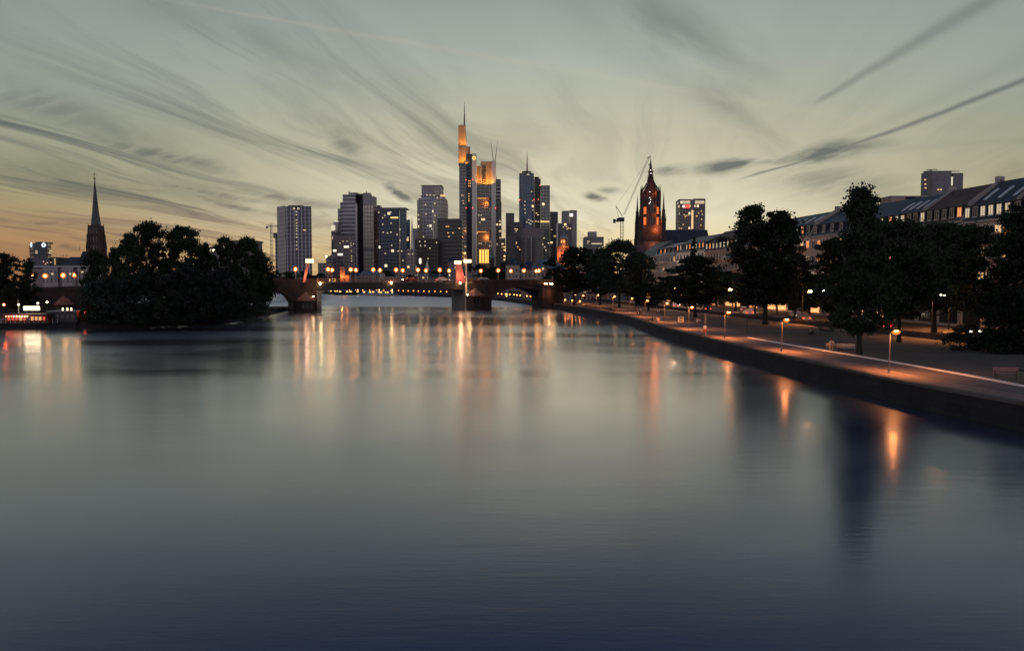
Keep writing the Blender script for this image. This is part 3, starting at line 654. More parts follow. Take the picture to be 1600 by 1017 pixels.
def tree(key, x, y, H, R, label, rz, leaf=0, group=None, z=ZG, name=None, cat='tree'):
    spec, (tm, cm) = tree_kind(key)
    r = empty(name or ('pine_tree' if 'conifer' in key or key == 'slim' else 'bush' if 'bush' in key else 'tree'), (x, y, z - .02), rz, label, cat, group)
    if (key, leaf) not in TCOPY:
        c2_ = cm.copy(); c2_.name = 'crown'; c2_.materials.clear(); c2_.materials.append(LEAF[leaf]); TCOPY[(key, leaf)] = c2_
    for nm, me in (('trunk', tm), ('crown', TCOPY[(key, leaf)])):
        o = bpy.data.objects.new(nm, me); COL.objects.link(o); o.parent = r
    sh = R / spec[6]; r.scale = (sh, sh, H / spec[5]); return r
def tpx(key, px, Y, ytop, Rpx, label, rz, leaf=0, group=None, z=ZG, **k):
    return tree(key, XY(px, Y), Y, (ZY(ytop, Y) - z), Rpx * Y / F, label, rz, leaf, group, z, **k)
GP = 'trees in the riverside park'
tpx('open', 1345, 80.5, 297, 62, 'tall ragged tree with drooping boughs beside the bench, thin open top above the rooftops', 0.3, 2, GP)
tpx('poplar', 1197, 139, 324, 66, 'tall dense tree with two pointed tops in front of the brick and cream houses', 2.9, 0, GP)
tpx('broadB', 1243, 152, 398, 34, 'low tree with a slanted trunk right of the two-topped tree', 1.0, 0, GP)
tpx('broadA', 1087, 169, 402, 47, 'rounded tree standing on the lawn behind the red and white walker', 4.1, 0, GP)
tpx('broadC', 1407, 98, 348, 64, 'broad tree with a straight thick trunk right of the nearest promenade lamp', .6, 0, GP)
tpx('openB', 1300, 150, 372, 46, 'dark tree behind the ragged tall tree on the left side', 2.2, 0, GP)
tpx('broadB', 1462, 118, 352, 60, 'dark tree in front of the skylight roof house', 3.3, 0, GP)
tpx('broadC', 1520, 112, 356, 60, 'dark tree in front of the brown tiled roof', 5.1, 0, GP)
tpx('openB', 1588, 98, 322, 62, 'tall dark tree at the right edge reaching over the roofs', 4.4, 0, GP)
tpx('nearbush', 1592, 84, 452, 72, 'big dark bushy evergreen at the right edge touching the lawn', .9, 2, GP, name='bush', cat='bush')
tpx('broadA', 1640, 92, 330, 60, 'dark tree beyond the right edge behind the evergreen', 1.9, 0, GP)
tpx('broadC', 1436, 145, 362, 52, 'dark tree between the straight trunk and the glass balcony house', 1.2, 0, GP)
tpx('broadA', 1375, 138, 348, 40, 'dark tree hiding the house left of the skylight roof', 2.1, 0, GP)
tpx('broadB', 1150, 205, 428, 32, 'low tree left of the two-topped tree below the brick house', .2, 0, GP)
tpx('slim', 1083, 205, 372, 15, 'slim pointed tree standing before the white house', .2, 0, GP)
tpx('broadC', 1120, 235, 425, 30, 'low tree beneath the brick house facade', 3.2, 0, GP)
tpx('broadA', 1050, 235, 432, 30, 'small tree below the grey balcony house', 1.2, 0, GP)
tpx('broadB', 1014, 206, 443, 31, 'small low tree with twin trunks beside the seated pair on the bench', 5.2, 0, GP)
tpx('broadA', 897, 262, 388, 36, 'tree nearest the bridge turret with a gappy crown', 2.2, 0, GP)
tpx('broadB', 938, 258, 404, 26, 'narrow tree between the gappy tree and the broad grey-green tree', .7, 0, GP)
tpx('broadC', 968, 232, 378, 42, 'broad grey-green tree left of the cathedral roof', 1.4, 1, GP)
tpx('broadA', 995, 245, 396, 28, 'grey-green tree in front of the cream corner house', 3.4, 1, GP)
tpx('broadB', 862, 300, 425, 18, 'small tree behind the bridge turret', 1.4, 0, GP)
for i, (px, Y, yt, R, lab) in enumerate(((1180, 185, 432, 30, 'low street tree before the shops left of the two-topped tree'), (1265, 170, 430, 34, 'low street tree below the cream houses'), (1330, 160, 420, 34, 'low street tree behind the ragged tree'),
                              (1500, 142, 400, 44, 'street tree in front of the glass balcony house'), (1565, 136, 390, 44, 'street tree below the pink balcony'), (1215, 190, 430, 28, 'small street tree behind the two-topped tree'))):
    tpx(('broadA', 'broadB', 'broadC')[i % 3], px, Y, yt, R, lab, i * 1.3, 0, 'street trees before the houses')
GI = 'trees on the river island'
isl_t = [(150, 176, 394, 20, 'broadB', 'left low tree of the island below the church spire'), (178, 172, 391, 18, 'willow', 'tree with feathery top right of the church spire'), (204, 172, 367, 24, 'broadA', 'island tree joining the spire side to the tallest crown'),
         (238, 176, 350, 32, 'broadC', 'tallest island tree with a wide spreading top'), (284, 180, 357, 34, 'broadA', 'round topped island tree right beside the tallest one'), (321, 186, 384, 22, 'willow', 'shorter island tree in the dip between the two high crowns'),
         (354, 190, 373, 20, 'broadB', 'island tree with a small pointed top near the hotel block'), (386, 196, 374, 28, 'broadC', 'wide island tree in front of the flat hotel block'), (406, 205, 394, 17, 'broadA', 'island tree sloping down toward the bridge'), (418, 232, 424, 13, 'broadB', 'last low island tree beside the first bridge lamp'),
         (225, 163, 425, 42, 'willow', 'front left island willow hanging over the water'), (290, 166, 415, 44, 'willow', 'front middle island willow hanging over the water'), (345, 174, 425, 38, 'willow', 'front right island willow hanging over the water'), (165, 162, 435, 36, 'willow', 'foremost left island willow by the red lights')]
for i, (px, Y, yt, R, k, lab) in enumerate(isl_t): tpx(k, px, Y, yt, R, lab, i * 2.1, 1 if i >= 10 else 0, GI, 1.1)
for i, (px, Y, yt, R, lab) in enumerate(((160, 160.5, 476, 26, 'leftmost bush on the island tip'), (200, 160, 470, 28, 'second bush from the left along the island water edge'), (245, 162, 468, 28, 'third bush from the left along the island water edge'), (285, 166, 466, 28, 'fourth bush from the left along the island water edge'),
                             (322, 171, 464, 26, 'fifth bush from the left along the island water edge'), (356, 178, 460, 24, 'sixth bush from the left along the island water edge'), (384, 188, 458, 22, 'seventh bush from the left along the island water edge'), (402, 202, 460, 16, 'bush reaching toward the left bridge arch'), (413, 228, 462, 10, 'last bush on the island under the bridge arch'))):
    tpx('bush' if i % 2 else 'bushB', px, Y, yt, R, lab, i * .9, i % 2, 'bushes along the island shore', .9, cat='bush')
for i, (px, Y, yt, R, k, lab) in enumerate(((8, 186, 398, 26, 'broadB', 'tall dark tree at the left edge'), (44, 184, 404, 20, 'openB', 'dark airy tree in front of the left tower with ring signs'), (22, 178, 440, 18, 'broadA', 'low tree behind the restaurant boat bow'), (-20, 182, 405, 26, 'broadA', 'tree just outside the left edge'))):
    tpx(k, px, Y, yt, R, lab, i * 1.7, 0, 'trees on the left bank')
far_t = [(430, 400, 424, 16, 'far tree right of the island crowns'), (452, 420, 426, 18, 'far tree below the finned tower'), (474, 430, 424, 16, 'far tree behind the left pylon'), (500, 460, 428, 16, 'far tree beside the small lit church'), (556, 690, 424, 12, 'far pointed tree right of the lit church'), (603, 700, 424, 14, 'far tree below the blue glass tower'),
         (570, 720, 428, 12, 'far low tree left of the white tent roof'), (682, 650, 424, 14, 'far tree left of the right pylon'), (748, 560, 414, 20, 'far tree below the golden glowing lobby'), (772, 540, 418, 18, 'far tree at the foot of the green spire'), (796, 520, 408, 20, 'far tree with pointed top by the gabled roofs'), (818, 500, 414, 18, 'far tree left of the white roofed house'),
         (760, 480, 424, 18, 'far low tree behind the right pylon'), (785, 470, 424, 18, 'far low tree behind the bridge lamps'), (640, 640, 430, 12, 'far low tree near the white obelisk')]
for i, (px, Y, yt, R, lab) in enumerate(far_t): tpx('farA' if i % 2 else 'farB', px, Y, yt, R, lab, i * 1.1, 0, 'trees on the far bank')

# ================================================================== TOWERS
class B:
    """a building at depth Y; plan and heights come from measured widths"""
    def __init__(s, name, label, cat, pxc, Y, z=ZG):
        s.Y = Y; s.x = XY(pxc, Y); s.z = z; s.r = empty(name, (s.x, Y, z), 0, label, cat)
    def X(s, px, d=0.): return XY(px, s.Y + d) - s.x
    def Z(s, py, d=0.): return ZY(py, s.Y + d) - s.z if py is not None else 0.
    def box(s, part, x0, x1, yt, yb, d0, d1, m, par=None):
        b = MB(); b.box(s.X(x0, d0), s.X(x1, d0), d0, d1, s.Z(yb, d0) if yb is not None else 0, s.Z(yt, d0)); return b.build(part, m, par or s.r)
    def prism(s, part, pts, yt, yb, m, par=None):
        d = pts[0][1]; b = MB(); b.prism([(s.X(p, dd), dd) for p, dd in pts], s.Z(yb, d) if yb is not None else 0, s.Z(yt, d)); return b.build(part, m, par or s.r)
    def lit(s, pts, w_=1.6, h=1.4, m=None, d=0., nm='lit_window'):
        w_, h = w_ * .85, h * .8
        for (px, py) in pts:
            w_ = w_ * 1.; b = MB(); x, z = s.X(px, d), s.Z(py, d); b.box(x - w_ / 2, x + w_ / 2, d - .12, d + .05, z - h / 2, z + h / 2); b.build(nm, m or M_win, s.r)
    def mast(s, px, y0, y1, r0, d, m=M_metal, nm='antenna', n=6):
        b = MB(); z0, z1 = s.Z(y0, d), s.Z(y1, d); x = s.X(px, d); b.cyl(x, d, z0, z0 + (z1 - z0) * .45, r0, r0 * .7, n); b.cyl(x, d, z0 + (z1 - z0) * .45, z0 + (z1 - z0) * .8, r0 * .6, r0 * .35, n); b.cyl(x, d, z0 + (z1 - z0) * .8, z1, r0 * .25, r0 * .1, n); return b.build(nm, m, s.r)
    def stack(s, part, x0, x1, y0, y1, d, m, n=16, taper=None):
        b = MB(); r = (s.X(x1, d) - s.X(x0, d)) / 2; b.cyl((s.X(x1, d) + s.X(x0, d)) / 2, d, s.Z(y0, d), s.Z(y1, d), r, r * (1 if taper is None else taper), n); return b.build(part, m, s.r)
# 1 finned tower
F_fin = facade('finned_facade', (.42, .42, .46), (.018, .026, .05), 3.3, 3.6, .7, .9, .012, 1.4, vary=.5)
F_fin2 = facade('pale_fin_side', (.42, .40, .39), (.22, .21, .21), 2.4, 3.6, .4, .55, .005, 1.)
t = B('finned_tower', 'slab tower with dark blue glass between vertical white fins, left of all the skyline', 'skyscraper', 462, 720)
t.prism('body', [(447, 0), (488, 0), (487, 26), (447, 26)], 322.5, None, F_fin); t.prism('side_wing', [(434.5, 14), (446.9, 0.4), (446.9, 25), (436, 25)], 323.5, None, F_fin2)
t.box('roof_plant', 452, 473, 320.8, 322.4, 4, 20, M_conc); t.lit([(461, 326), (468, 326)], 2.2, 1.6, M_win2); t.lit([(464.5, y) for y in (331, 336, 344, 349, 353, 357, 361, 366, 371, 378, 383, 389)], 1.3, 1.3, M_win2); t.lit([(476, 359.5), (478, 359.8)], 1.2, 1.2)
t = B('narrow_slab', 'low narrow slab with overhanging top behind the finned tower', 'office block', 431, 760)
t.box('body', 431, 436, 372, None, 0, 18, facade('grey_office_facade', (.26, .25, .26), (.04, .045, .06), 3.2, 3.4, .6, .6, .03, 1.2)); t.box('top_floors', 428, 437, 364, 371.8, -2, 20, M_conc)
# tower crane far left
def lattice(b, p, q, w_, n, r=.1):
    p, q = Vector(p), Vector(q); d = (q - p).normalized(); ref = Vector((0, 1, 0)) if abs(d.y) < .9 else Vector((1, 0, 0)); a_ = d.cross(ref).normalized() * w_ / 2; c_ = d.cross(a_).normalized() * w_ / 2
    cs = [a_ + c_, a_ - c_, -a_ - c_, -a_ + c_]
    for c in cs: b.tube([p + c, q + c], r, 4)
    for i in range(n):
        u, v = p + (q - p) * i / n, p + (q - p) * (i + 1) / n
        for k in range(4): b.tube([u + cs[k], v + cs[(k + 1) % 4]], r * .7, 3)
M_crane = mat('crane_steel', (.16, .12, .09), .6)
t = B('tower_crane', 'small tower crane with a level jib left of the finned tower', 'crane', 425, 700)
b = MB(); lattice(b, (0, 0, 0), (0, 0, t.Z(350)), 1.3, 18); b.build('mast', M_crane, t.r)
b = MB(); lattice(b, (t.X(417), 0, t.Z(353.5)), (t.X(437), 0, t.Z(353.5)), 1., 10); b.tube([(t.X(418), 0, t.Z(353)), (0, 0, t.Z(348)), (t.X(436), 0, t.Z(353))], .12, 3); b.build('jib', M_crane, t.r)
b = MB(); b.box(t.X(417), t.X(420), -.6, .6, t.Z(357), t.Z(354)); b.build('counterweight', M_conc, t.r)
# 2 silver stepped tower pair
F_silv = facade('silver_band_facade', (.46, .45, .47), (.11, .11, .135), 30, 3.9, .97, .55, .004, 1., vary=.2)
F_grid = facade('pale_grid_facade', (.34, .31, .28), (.66, .60, .50), 3.1, 3.9, .72, .78, .0, 1., vary=.12, rg=.3)
F_red = facade('reddish_grid_facade', (.42, .31, .28), (.07, .06, .06), 3.2, 3.9, .5, .5, .02, 1.)
M_blk = mat('black_cladding', (.018, .016, .022), .3)
M_grey = mat('grey_cladding', (.30, .28, .29), .5, noise=.08, nscale=.1)
t = B('twin_silver_tower', 'tall silver and black twin tower with stepped left side and rounded crown', 'skyscraper', 562, 820)
t.box('left_wing', 537, 556.5, 304, None, 0, 26, F_silv); t.box('step_wing', 533, 536.9, 316, None, 5, 22, F_silv); t.box('lower_step_wing', 529, 532.9, 326, None, 6, 20, F_silv)
t.box('roof_plant', 546, 560, 301, 303.9, 4, 20, M_grey); t.box('corner_strip', 556.6, 558.6, 318, None, -.5, 20, M_white)
t.prism('dark_face', [(558.8, 6), (568.5, 0), (569, 24), (559, 24)], 303.5, None, M_blk)
t.prism('right_tower', [(568.7, 0), (585, 0), (590, 12), (586, 30), (569.2, 30)], 321, None, F_grid)
t.prism('crown', [(568.7, 0), (580.5, 0), (583, 30), (569.2, 30)], 301.5, 320.9, M_grey); t.prism('crown_step', [(580.7, .3), (585.5, .3), (589.8, 12), (586, 30), (583.2, 30)], 307, 320.9, M_grey)
t.prism('right_side', [(585.3, -.4), (592.2, 9), (590.3, 11.5)], 322, None, F_red); t.box('dark_band', 568.6, 585.1, 388, 393.5, -.25, 5, M_grey)
t.mast(547, 301, 297.5, .5, 8); t.mast(574, 301.5, 298, .5, 8)
# 3 lower block in front of silver tower
F_low = facade('brown_block_facade', (.28, .22, .22), (.075, .07, .08), 6, 3.6, .8, .5, .03, 1.6, lcol=(1, .85, .65))
t = B('hotel_block', 'brown grey block with lit dots standing in front of the silver twin tower', 'office block', 538, 760)
t.prism('body', [(521, 0), (555, 0), (555, 20), (521, 20)], 368, None, F_low); t.box('tower_part', 527, 543, 367, 367.9, 0, 15, M_blk); t.lit([(532, 380), (537, 377), (543, 377), (553, 381), (549, 380), (549.5, 384), (549.5, 392), (549.7, 400), (549.7, 404), (549.7, 408)], 1.1, 1.1, M_win2)
t = B('stepped_dark_block', 'dark stepped block with a bright rooftop sign box left of the silver twin tower', 'office block', 524, 790)
t.box('body', 518.5, 527, 361, None, 0, 20, F_low); t.box('upper_block', 522.5, 529, 347, 360.9, 2, 18, M_grey); t.box('dark_top', 522, 529.5, 345.8, 346.9, 2, 18, M_blk)
b = MB(); b.box(t.X(518.5), t.X(524.5), -.8, .6, t.Z(360), t.Z(352)); b.build('sign_box', glowm('pale_sign_glow', (1, .88, .68), .75), t.r); b = MB(); b.box(t.X(522.5), t.X(529), .6, 1.9, t.Z(346.6), t.Z(345)); b.build('roof_light', glowm('pale_sign_glow', (1, .88, .68), .75), t.r)
t.lit([(521.5, 372)], 2.2, 4, M_win2)
t = B('small_grey_block', 'small grey block with a lamp on its roof corner left of the brown hotel block', 'office block', 515, 740)
t.box('body', 510, 520, 400, None, 0, 16, facade('grey_office_facade', 0, 0, 0, 0, 0, 0)); t.box('roof_box', 516, 521, 398.5, 399.9, 3, 12, M_grey); t.lit([(510.3, 401)], 1.6, 1.6, M_spark); t.lit([(514, 414.5)], 1.1, 1.1, M_win2)
# 4 blue glass tower
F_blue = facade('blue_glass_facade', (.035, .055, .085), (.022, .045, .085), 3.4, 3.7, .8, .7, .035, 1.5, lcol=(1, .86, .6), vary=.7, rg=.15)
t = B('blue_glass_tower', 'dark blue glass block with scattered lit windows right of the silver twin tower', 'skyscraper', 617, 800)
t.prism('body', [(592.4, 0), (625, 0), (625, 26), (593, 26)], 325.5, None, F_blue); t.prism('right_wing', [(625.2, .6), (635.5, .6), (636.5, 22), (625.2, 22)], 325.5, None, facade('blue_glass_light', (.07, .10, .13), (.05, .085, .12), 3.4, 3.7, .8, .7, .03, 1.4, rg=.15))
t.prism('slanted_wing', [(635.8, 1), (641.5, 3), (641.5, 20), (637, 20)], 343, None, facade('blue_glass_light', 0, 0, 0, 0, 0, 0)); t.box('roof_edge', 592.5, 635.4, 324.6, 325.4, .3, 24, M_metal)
t.lit([(602, 337), (611.5, 331.5), (598.8, 340.5), (599, 350.5), (599.5, 363), (606, 364.5), (611.5, 363), (612, 349), (612.5, 383.5), (625.5, 358.5), (621, 366.5), (625.5, 376), (622.5, 392.5), (628, 392.5), (602.5, 396), (630, 407), (638, 371), (637.5, 343), (592.9, 332)], 1.5, 1.6, M_win2)
b = MB(); b.box(t.X(611), t.X(623), -.15, .05, t.Z(341.5), t.Z(339)); b.build('lit_floor', glowm('lit_window_yellow', (1, .72, .25), 1.1), t.r)
t = B('brick_chimney_block', 'small brick rooftop block between the silver tower and the blue glass tower', 'office block', 592, 850)
t.box('body', 590, 595, 321, None, 0, 12, F_red)
# 5 obelisk house
t = B('obelisk_house', 'pale house with rows of lit windows topped by a slim tapering spire', 'office block', 642, 680)
F_pale = facade('pale_stone_facade', (.34, .30, .27), (.06, .055, .06), 3., 3.2, .62, .55, .14, 1.2)
t.box('body', 636, 648, 389, None, 0, 14, F_pale); b = MB(); w0 = t.X(644.5) - t.X(639.5); b.cyl(t.X(643), 6, t.Z(389), t.Z(352), w0 * .62, w0 * .3, 4, pi / 4); b.cyl(t.X(643), 6, t.Z(352), t.Z(338), w0 * .3, .1, 4, pi / 4); b.build('spire', M_white, t.r); t.lit([(639, 397), (645, 397)], 1.3, 1.2, M_win2)
# 6 shouldered tower
F_sh = facade('silver_glass_facade', (.46, .45, .47), (.115, .12, .14), 3., 3.8, .75, .62, .02, 1.6, lcol=(1, .85, .6), rg=.2)
F_sh2 = facade('silver_glass_facade_pale', (.46, .43, .4), (.26, .25, .23), 3., 3.8, .75, .62, .02, 1.6, lcol=(1, .85, .6), rg=.2)
t = B('shouldered_tower', 'silver glass tower with sloping shoulders and a narrower top, right of the blue glass block', 'skyscraper', 676, 840)
t.prism('body', [(652.5, 12), (659, 0), (677.5, 0), (677.5, 34), (654, 34)], 313, None, F_sh); t.prism('right_body', [(677.7, .5), (692, .5), (700, 14), (698, 34), (677.7, 34)], 312, None, F_sh2)
b = MB(); z0, z1 = t.Z(313), t.Z(304); b.prism([(t.X(652.5, 12), 12), (t.X(659), 0), (t.X(677.5), 0), (t.X(677.5, 34), 34), (t.X(654, 34), 34)], z0 + .02, z1, [(t.X(658, 12), 12), (t.X(660), 2), (t.X(677.5), 2), (t.X(677.5, 34), 32), (t.X(659, 32), 32)]); b.prism([(t.X(677.7), .5), (t.X(692), .5), (t.X(700, 14), 14), (t.X(698, 34), 34), (t.X(677.7, 34), 34)], t.Z(312) + .02, z1, [(t.X(677.7), 2), (t.X(690), 2), (t.X(694, 14), 14), (t.X(693, 32), 32), (t.X(677.7, 34), 32)]); b.build('bevelled_shoulder', F_sh, t.r)
t.box('top_block', 659.5, 677.6, 290.5, 303.8, 3, 30, M_grey); t.box('top_block', 677.8, 690.5, 291, 303.8, 3.5, 28, F_sh2); t.box('roof_edge', 659, 691, 289.4, 290.4, 2.5, 31, M_conc)
t.lit([(658, 308.5), (665.5, 320), (666, 334.5), (668, 305), (673, 305), (679, 305.5), (684, 309), (669, 353), (680, 318), (680, 337), (675, 358), (662, 370), (654.5, 336), (655, 343), (679, 347)], 1.7, 1.6, M_win2)
b = MB(); b.box(t.X(688.5), t.X(696.5), -.6, .2, t.Z(307.5), t.Z(304.5)); b.build('lit_floor', M_win, t.r)
t = B('striped_round_tower', 'grey tower with pale floor stripes partly behind the silver shouldered tower', 'skyscraper', 694, 880)
t.prism('body', [(689, 0), (700.5, 4), (700.5, 24), (689, 24)], 318, None, facade('floor_stripe_facade', (.32, .31, .3), (.08, .08, .09), 40, 3.9, 1.1, .5, .02, 1.2))
# 7,8 dark blocks
F_dark = facade('dark_stripe_facade', (.055, .05, .055), (.018, .018, .024), 40, 3.8, 1.1, .6, .0, 1.)
t = B('black_office_block', 'tall black office block with thin horizontal lines left of the golden gabled tower', 'skyscraper', 704, 760)
t.box('body', 684, 722, 343, None, 0, 26, F_dark); t.box('roof_edge', 684, 722, 341.8, 342.9, .2, 25, M_metal); t.lit([(698, 354), (701, 354), (700.5, 364), (708, 364), (718, 357), (702, 370)], 1.7, 1.2, M_win)
t = B('brown_office_block', 'dark brown lower office block with small lit windows left of the black block', 'office block', 667, 735)
t.box('body', 649, 684.5, 373, None, 0, 18, facade('dark_brown_facade', (.04, .028, .028), (.02, .018, .02), 3.2, 3.5, .6, .5, .035, 2., lcol=(1, .85, .7))); t.lit([(656, 377.5), (664.5, 377.5), (664.5, 384), (657.5, 384), (682.5, 379), (672, 388), (669, 404)], 1.3, 1.5, M_win2)
b = MB(); b.box(t.X(655.5), t.X(658.5), -1.5, -1.2, t.Z(412), t.Z(404)); b.build('lit_sign', glowm('pale_screen_glow', (1, .85, .6), 2.4), t.r)
t = B('violet_slab', 'narrow violet grey slab behind the brown office block', 'office block', 649, 800); t.box('body', 645.5, 652, 357, None, 0, 14, M_grey)
# 9 giant twin gabled tower with golden atria
Yc = 950
t = B('golden_lit_tower', 'tallest skyscraper with golden floodlit top steps, white corner piers and long antenna', 'skyscraper', 745, Yc)
M_pier = mat('white_pier_cladding', (.66, .61, .57), .5, noise=.06, nscale=.05)
F_com = facade('grid_glass_facade', (.30, .29, .28), (.075, .085, .10), 5.2, 4., .88, .62, .02, 1.3, rg=.18, vary=.5)
M_blue = facade('deep_blue_facade', (.014, .017, .035), (.012, .018, .045), 5, 3.9, .8, .7, .0, 1.)
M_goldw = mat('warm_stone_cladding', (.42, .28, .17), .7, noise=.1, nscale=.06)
t.prism('left_wing', [(718, 6), (729, 0.3), (729, 30), (720, 34)], 256, None, F_com)
t.prism('blue_core', [(729, .3), (738, -.6), (738, 30), (729.1, 30)], 241, None, M_blue)
t.prism('white_pier', [(738.1, -1.), (745, -.4), (745, 22), (738.1, 30)], 240, None, M_pier)
t.prism('middle_wing', [(745.2, 3), (768.4, 3), (768.4, 32), (745.2, 32)], 288, None, F_com)
t.prism('white_pier', [(768.5, -.6), (775, .2), (775, 24), (768.5, 30)], 251.5, None, M_pier)
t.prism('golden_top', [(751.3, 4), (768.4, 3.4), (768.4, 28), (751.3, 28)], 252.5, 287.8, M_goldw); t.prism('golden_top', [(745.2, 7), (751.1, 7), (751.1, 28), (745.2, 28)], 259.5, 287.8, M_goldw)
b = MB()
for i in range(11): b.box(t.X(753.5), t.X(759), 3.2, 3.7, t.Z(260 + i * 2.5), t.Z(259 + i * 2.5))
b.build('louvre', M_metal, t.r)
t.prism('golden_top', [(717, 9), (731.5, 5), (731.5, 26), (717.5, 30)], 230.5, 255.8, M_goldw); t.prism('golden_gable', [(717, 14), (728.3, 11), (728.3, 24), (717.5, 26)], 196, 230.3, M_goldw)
b = MB(); b.hexa([(t.X(728.4, 11), 11, t.Z(230.3)), (t.X(730.6, 11), 11, t.Z(230.3)), (t.X(730.6, 24), 24, t.Z(230.3)), (t.X(728.4, 24), 24, t.Z(230.3)), (t.X(728.4, 11), 11, t.Z(196)), (t.X(728.5, 11), 11, t.Z(196)), (t.X(728.5, 24), 24, t.Z(196)), (t.X(728.4, 24), 24, t.Z(196))]); b.build('tapered_fin', M_grey, t.r)
t.prism('roof_step', [(731.6, 5), (735.3, 5), (735.3, 22), (731.6, 22)], 229, 240.9, M_goldw)
t.mast(726.5, 196, 158, 1.0, 15, mat('antenna_steel', (.22, .19, .17), .6)); t.mast(721, 196, 192, .35, 15); t.mast(724, 196, 191, .3, 15)
for (x0, x1) in ((770.8, 767), (773.3, 777.4)):
    b = MB(); b.tube([(t.X(x0), 10, t.Z(252)), (t.X(x1), 10, t.Z(218))], [.5, .12], 5); b.build('antenna', mat('antenna_steel', (.22, .19, .17), .6), t.r)
b = MB(); cx_, cz_ = t.X(741.2), t.Z(247.5)
for i in range(12): a_ = 2 * pi * i / 12; b.tube([(cx_ + 1.7 * cos(a_), -1.3, cz_ + 1.7 * sin(a_)), (cx_ + 1.7 * cos(a_ + 2 * pi / 12), -1.3, cz_ + 1.7 * sin(a_ + 2 * pi / 12))], .45, 5)
b.build('ring_emblem', glowm('golden_emblem_glow', (1, .6, .12), 1.6), t.r)
for (y0, y1) in ((308, 323.5), (360.5, 376)):
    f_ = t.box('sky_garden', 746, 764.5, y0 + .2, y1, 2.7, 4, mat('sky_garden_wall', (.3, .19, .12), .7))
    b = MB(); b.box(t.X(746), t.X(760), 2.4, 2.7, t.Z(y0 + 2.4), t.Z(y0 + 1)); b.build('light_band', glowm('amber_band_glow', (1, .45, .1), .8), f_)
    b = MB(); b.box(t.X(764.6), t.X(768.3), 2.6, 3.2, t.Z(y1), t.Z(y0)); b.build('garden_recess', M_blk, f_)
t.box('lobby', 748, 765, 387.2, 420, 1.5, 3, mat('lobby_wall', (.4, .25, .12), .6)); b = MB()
for x0, x1 in ((749, 752), (753.5, 756.5), (758, 760.5), (761.5, 763.5)):
    b.box(t.X(x0), t.X(x1), 1.2, 1.5, t.Z(411), t.Z(390))
b.build('lobby_glazing', glowm('amber_lobby_glow', (1, .5, .1), 1.7), t.r)
t.lit([(748.5, 336.5), (752, 336.5), (749, 363.5), (752, 363.5), (756, 363.5), (760, 363.5), (749, 372), (749, 380.5), (752, 380.5), (768, 384.5), (765, 384.5), (750, 348)], 2., 1.2, M_win2, 2.9)
t.lit([(733, y) for y in (283, 287, 291)] + [(735.3, y) for y in (283, 287, 291)] + [(733, y) for y in (303, 307, 311, 314)], 1.3, 1.6, glowm('amber_small_window', (1, .55, .2), 1.), -.6)
t.lit([(724, 305.5), (721.5, 305.5), (724, 314), (724.5, 318), (722.5, 385.5), (726.5, 385.5), (728, 385.5)], 1.4, 1.1, M_win, .4)
t.lit([(728.6, 281), (738.7, 281), (728.6, 325), (738.8, 325), (774.6, 325)], 1., 1., M_red, -1.5, 'beacon')
t.box('garden_glow', 719.5, 728, 391, 410, 3, 3.5, mat('sky_garden_wall', (.3, .19, .12), .7)); t.box('garden_glow', 720, 728, 348, 361, 3.5, 4, mat('sky_garden_wall', (.3, .19, .12), .7))
GOLD = (1, .52, .07)
for (px, py, d, pw) in ((720, 230.5, 3, 9000), (726, 230.5, 3, 9000), (720, 256.5, 0, 10000), (729, 256.5, -2, 10000), (754, 288.6, -5, 5000), (759, 288.6, -5, 5500), (765, 288.6, -5, 8000), (748, 288, -1, 4000)):
    plight('floodlight', (t.X(px, d), d, t.Z(py, d)), pw * 1.1, (1, .42, .06), .3, t.r, 115, (t.X(px, 30), 10, t.Z(py, d) + 22))
for (px, py, d, pw) in ((760, 318, 0, 1600), (761, 371, 0, 2000), (724, 406, -1, 2200), (724, 360, -1, 900)):
    plight('floodlight', (t.X(px, d), d, t.Z(py, d)), pw, (1, .4, .12), .6, t.r)
# 10 striped stair tower to its right
F_str = facade('white_louvre_facade', (.72, .68, .6), (.05, .05, .055), 60, 4.4, 1.1, .5, 0, 1., rg=.5)
t = B('louvred_tower', 'slim tower with bright white floor stripes right of the golden lit tower', 'skyscraper', 780, 980)
t.box('striped_top', 774.5, 782.5, 290, 315, 0, 16, F_str); t.box('dark_top', 775, 782.5, 280, 289.9, 1, 15, M_grey); t.box('body', 775, 783.5, 315.1, None, 0, 18, facade('mesh_grid_facade', (.30, .26, .23), (.07, .06, .06), 3.5, 4., .6, .55, .18, 1.1)); t.mast(776, 280, 274, .5, 5)
t = B('lit_stair_block', 'low block of brightly lit stair landings right of the louvred tower', 'office block', 787, 930)
t.box('body', 783.6, 789.5, 372, None, 0, 12, facade('lit_landing_facade', (.25, .2, .16), (.1, .08, .07), 30, 3.6, 1.1, .5, .5, .9)); t.box('low_body', 783, 791, 394, None, -2, 10, facade('mesh_grid_facade', 0, 0, 0, 0, 0, 0))
# 11 two dark slabs
t = B('dark_slab', 'plain dark brown slab left of the cylindrical blue tower', 'skyscraper', 796, 900)
t.box('body', 790.5, 803.5, 333, None, 0, 20, mat('brown_cladding', (.115, .095, .1), .5)); t.box('side_strip', 790.3, 790.45, 333, None, -.2, 18, M_grey)
t = B('stepped_glass_block', 'dark glass block with a star of lit windows below the cylindrical tower', 'office block', 806, 870)
t.box('body', 797, 815, 347, None, 0, 20, facade('dark_blue_office', (.05, .055, .065), (.03, .035, .05), 3.5, 3.7, .8, .7, .05, 1.4)); t.box('front_block', 792.5, 806, 369, None, -8, -.2, mat('brown_cladding', ())); t.lit([(805, 358), (808, 358.5), (806.5, 361), (807, 379), (809, 386), (812, 390), (806, 381)], 1.5, 1.5, M_win)
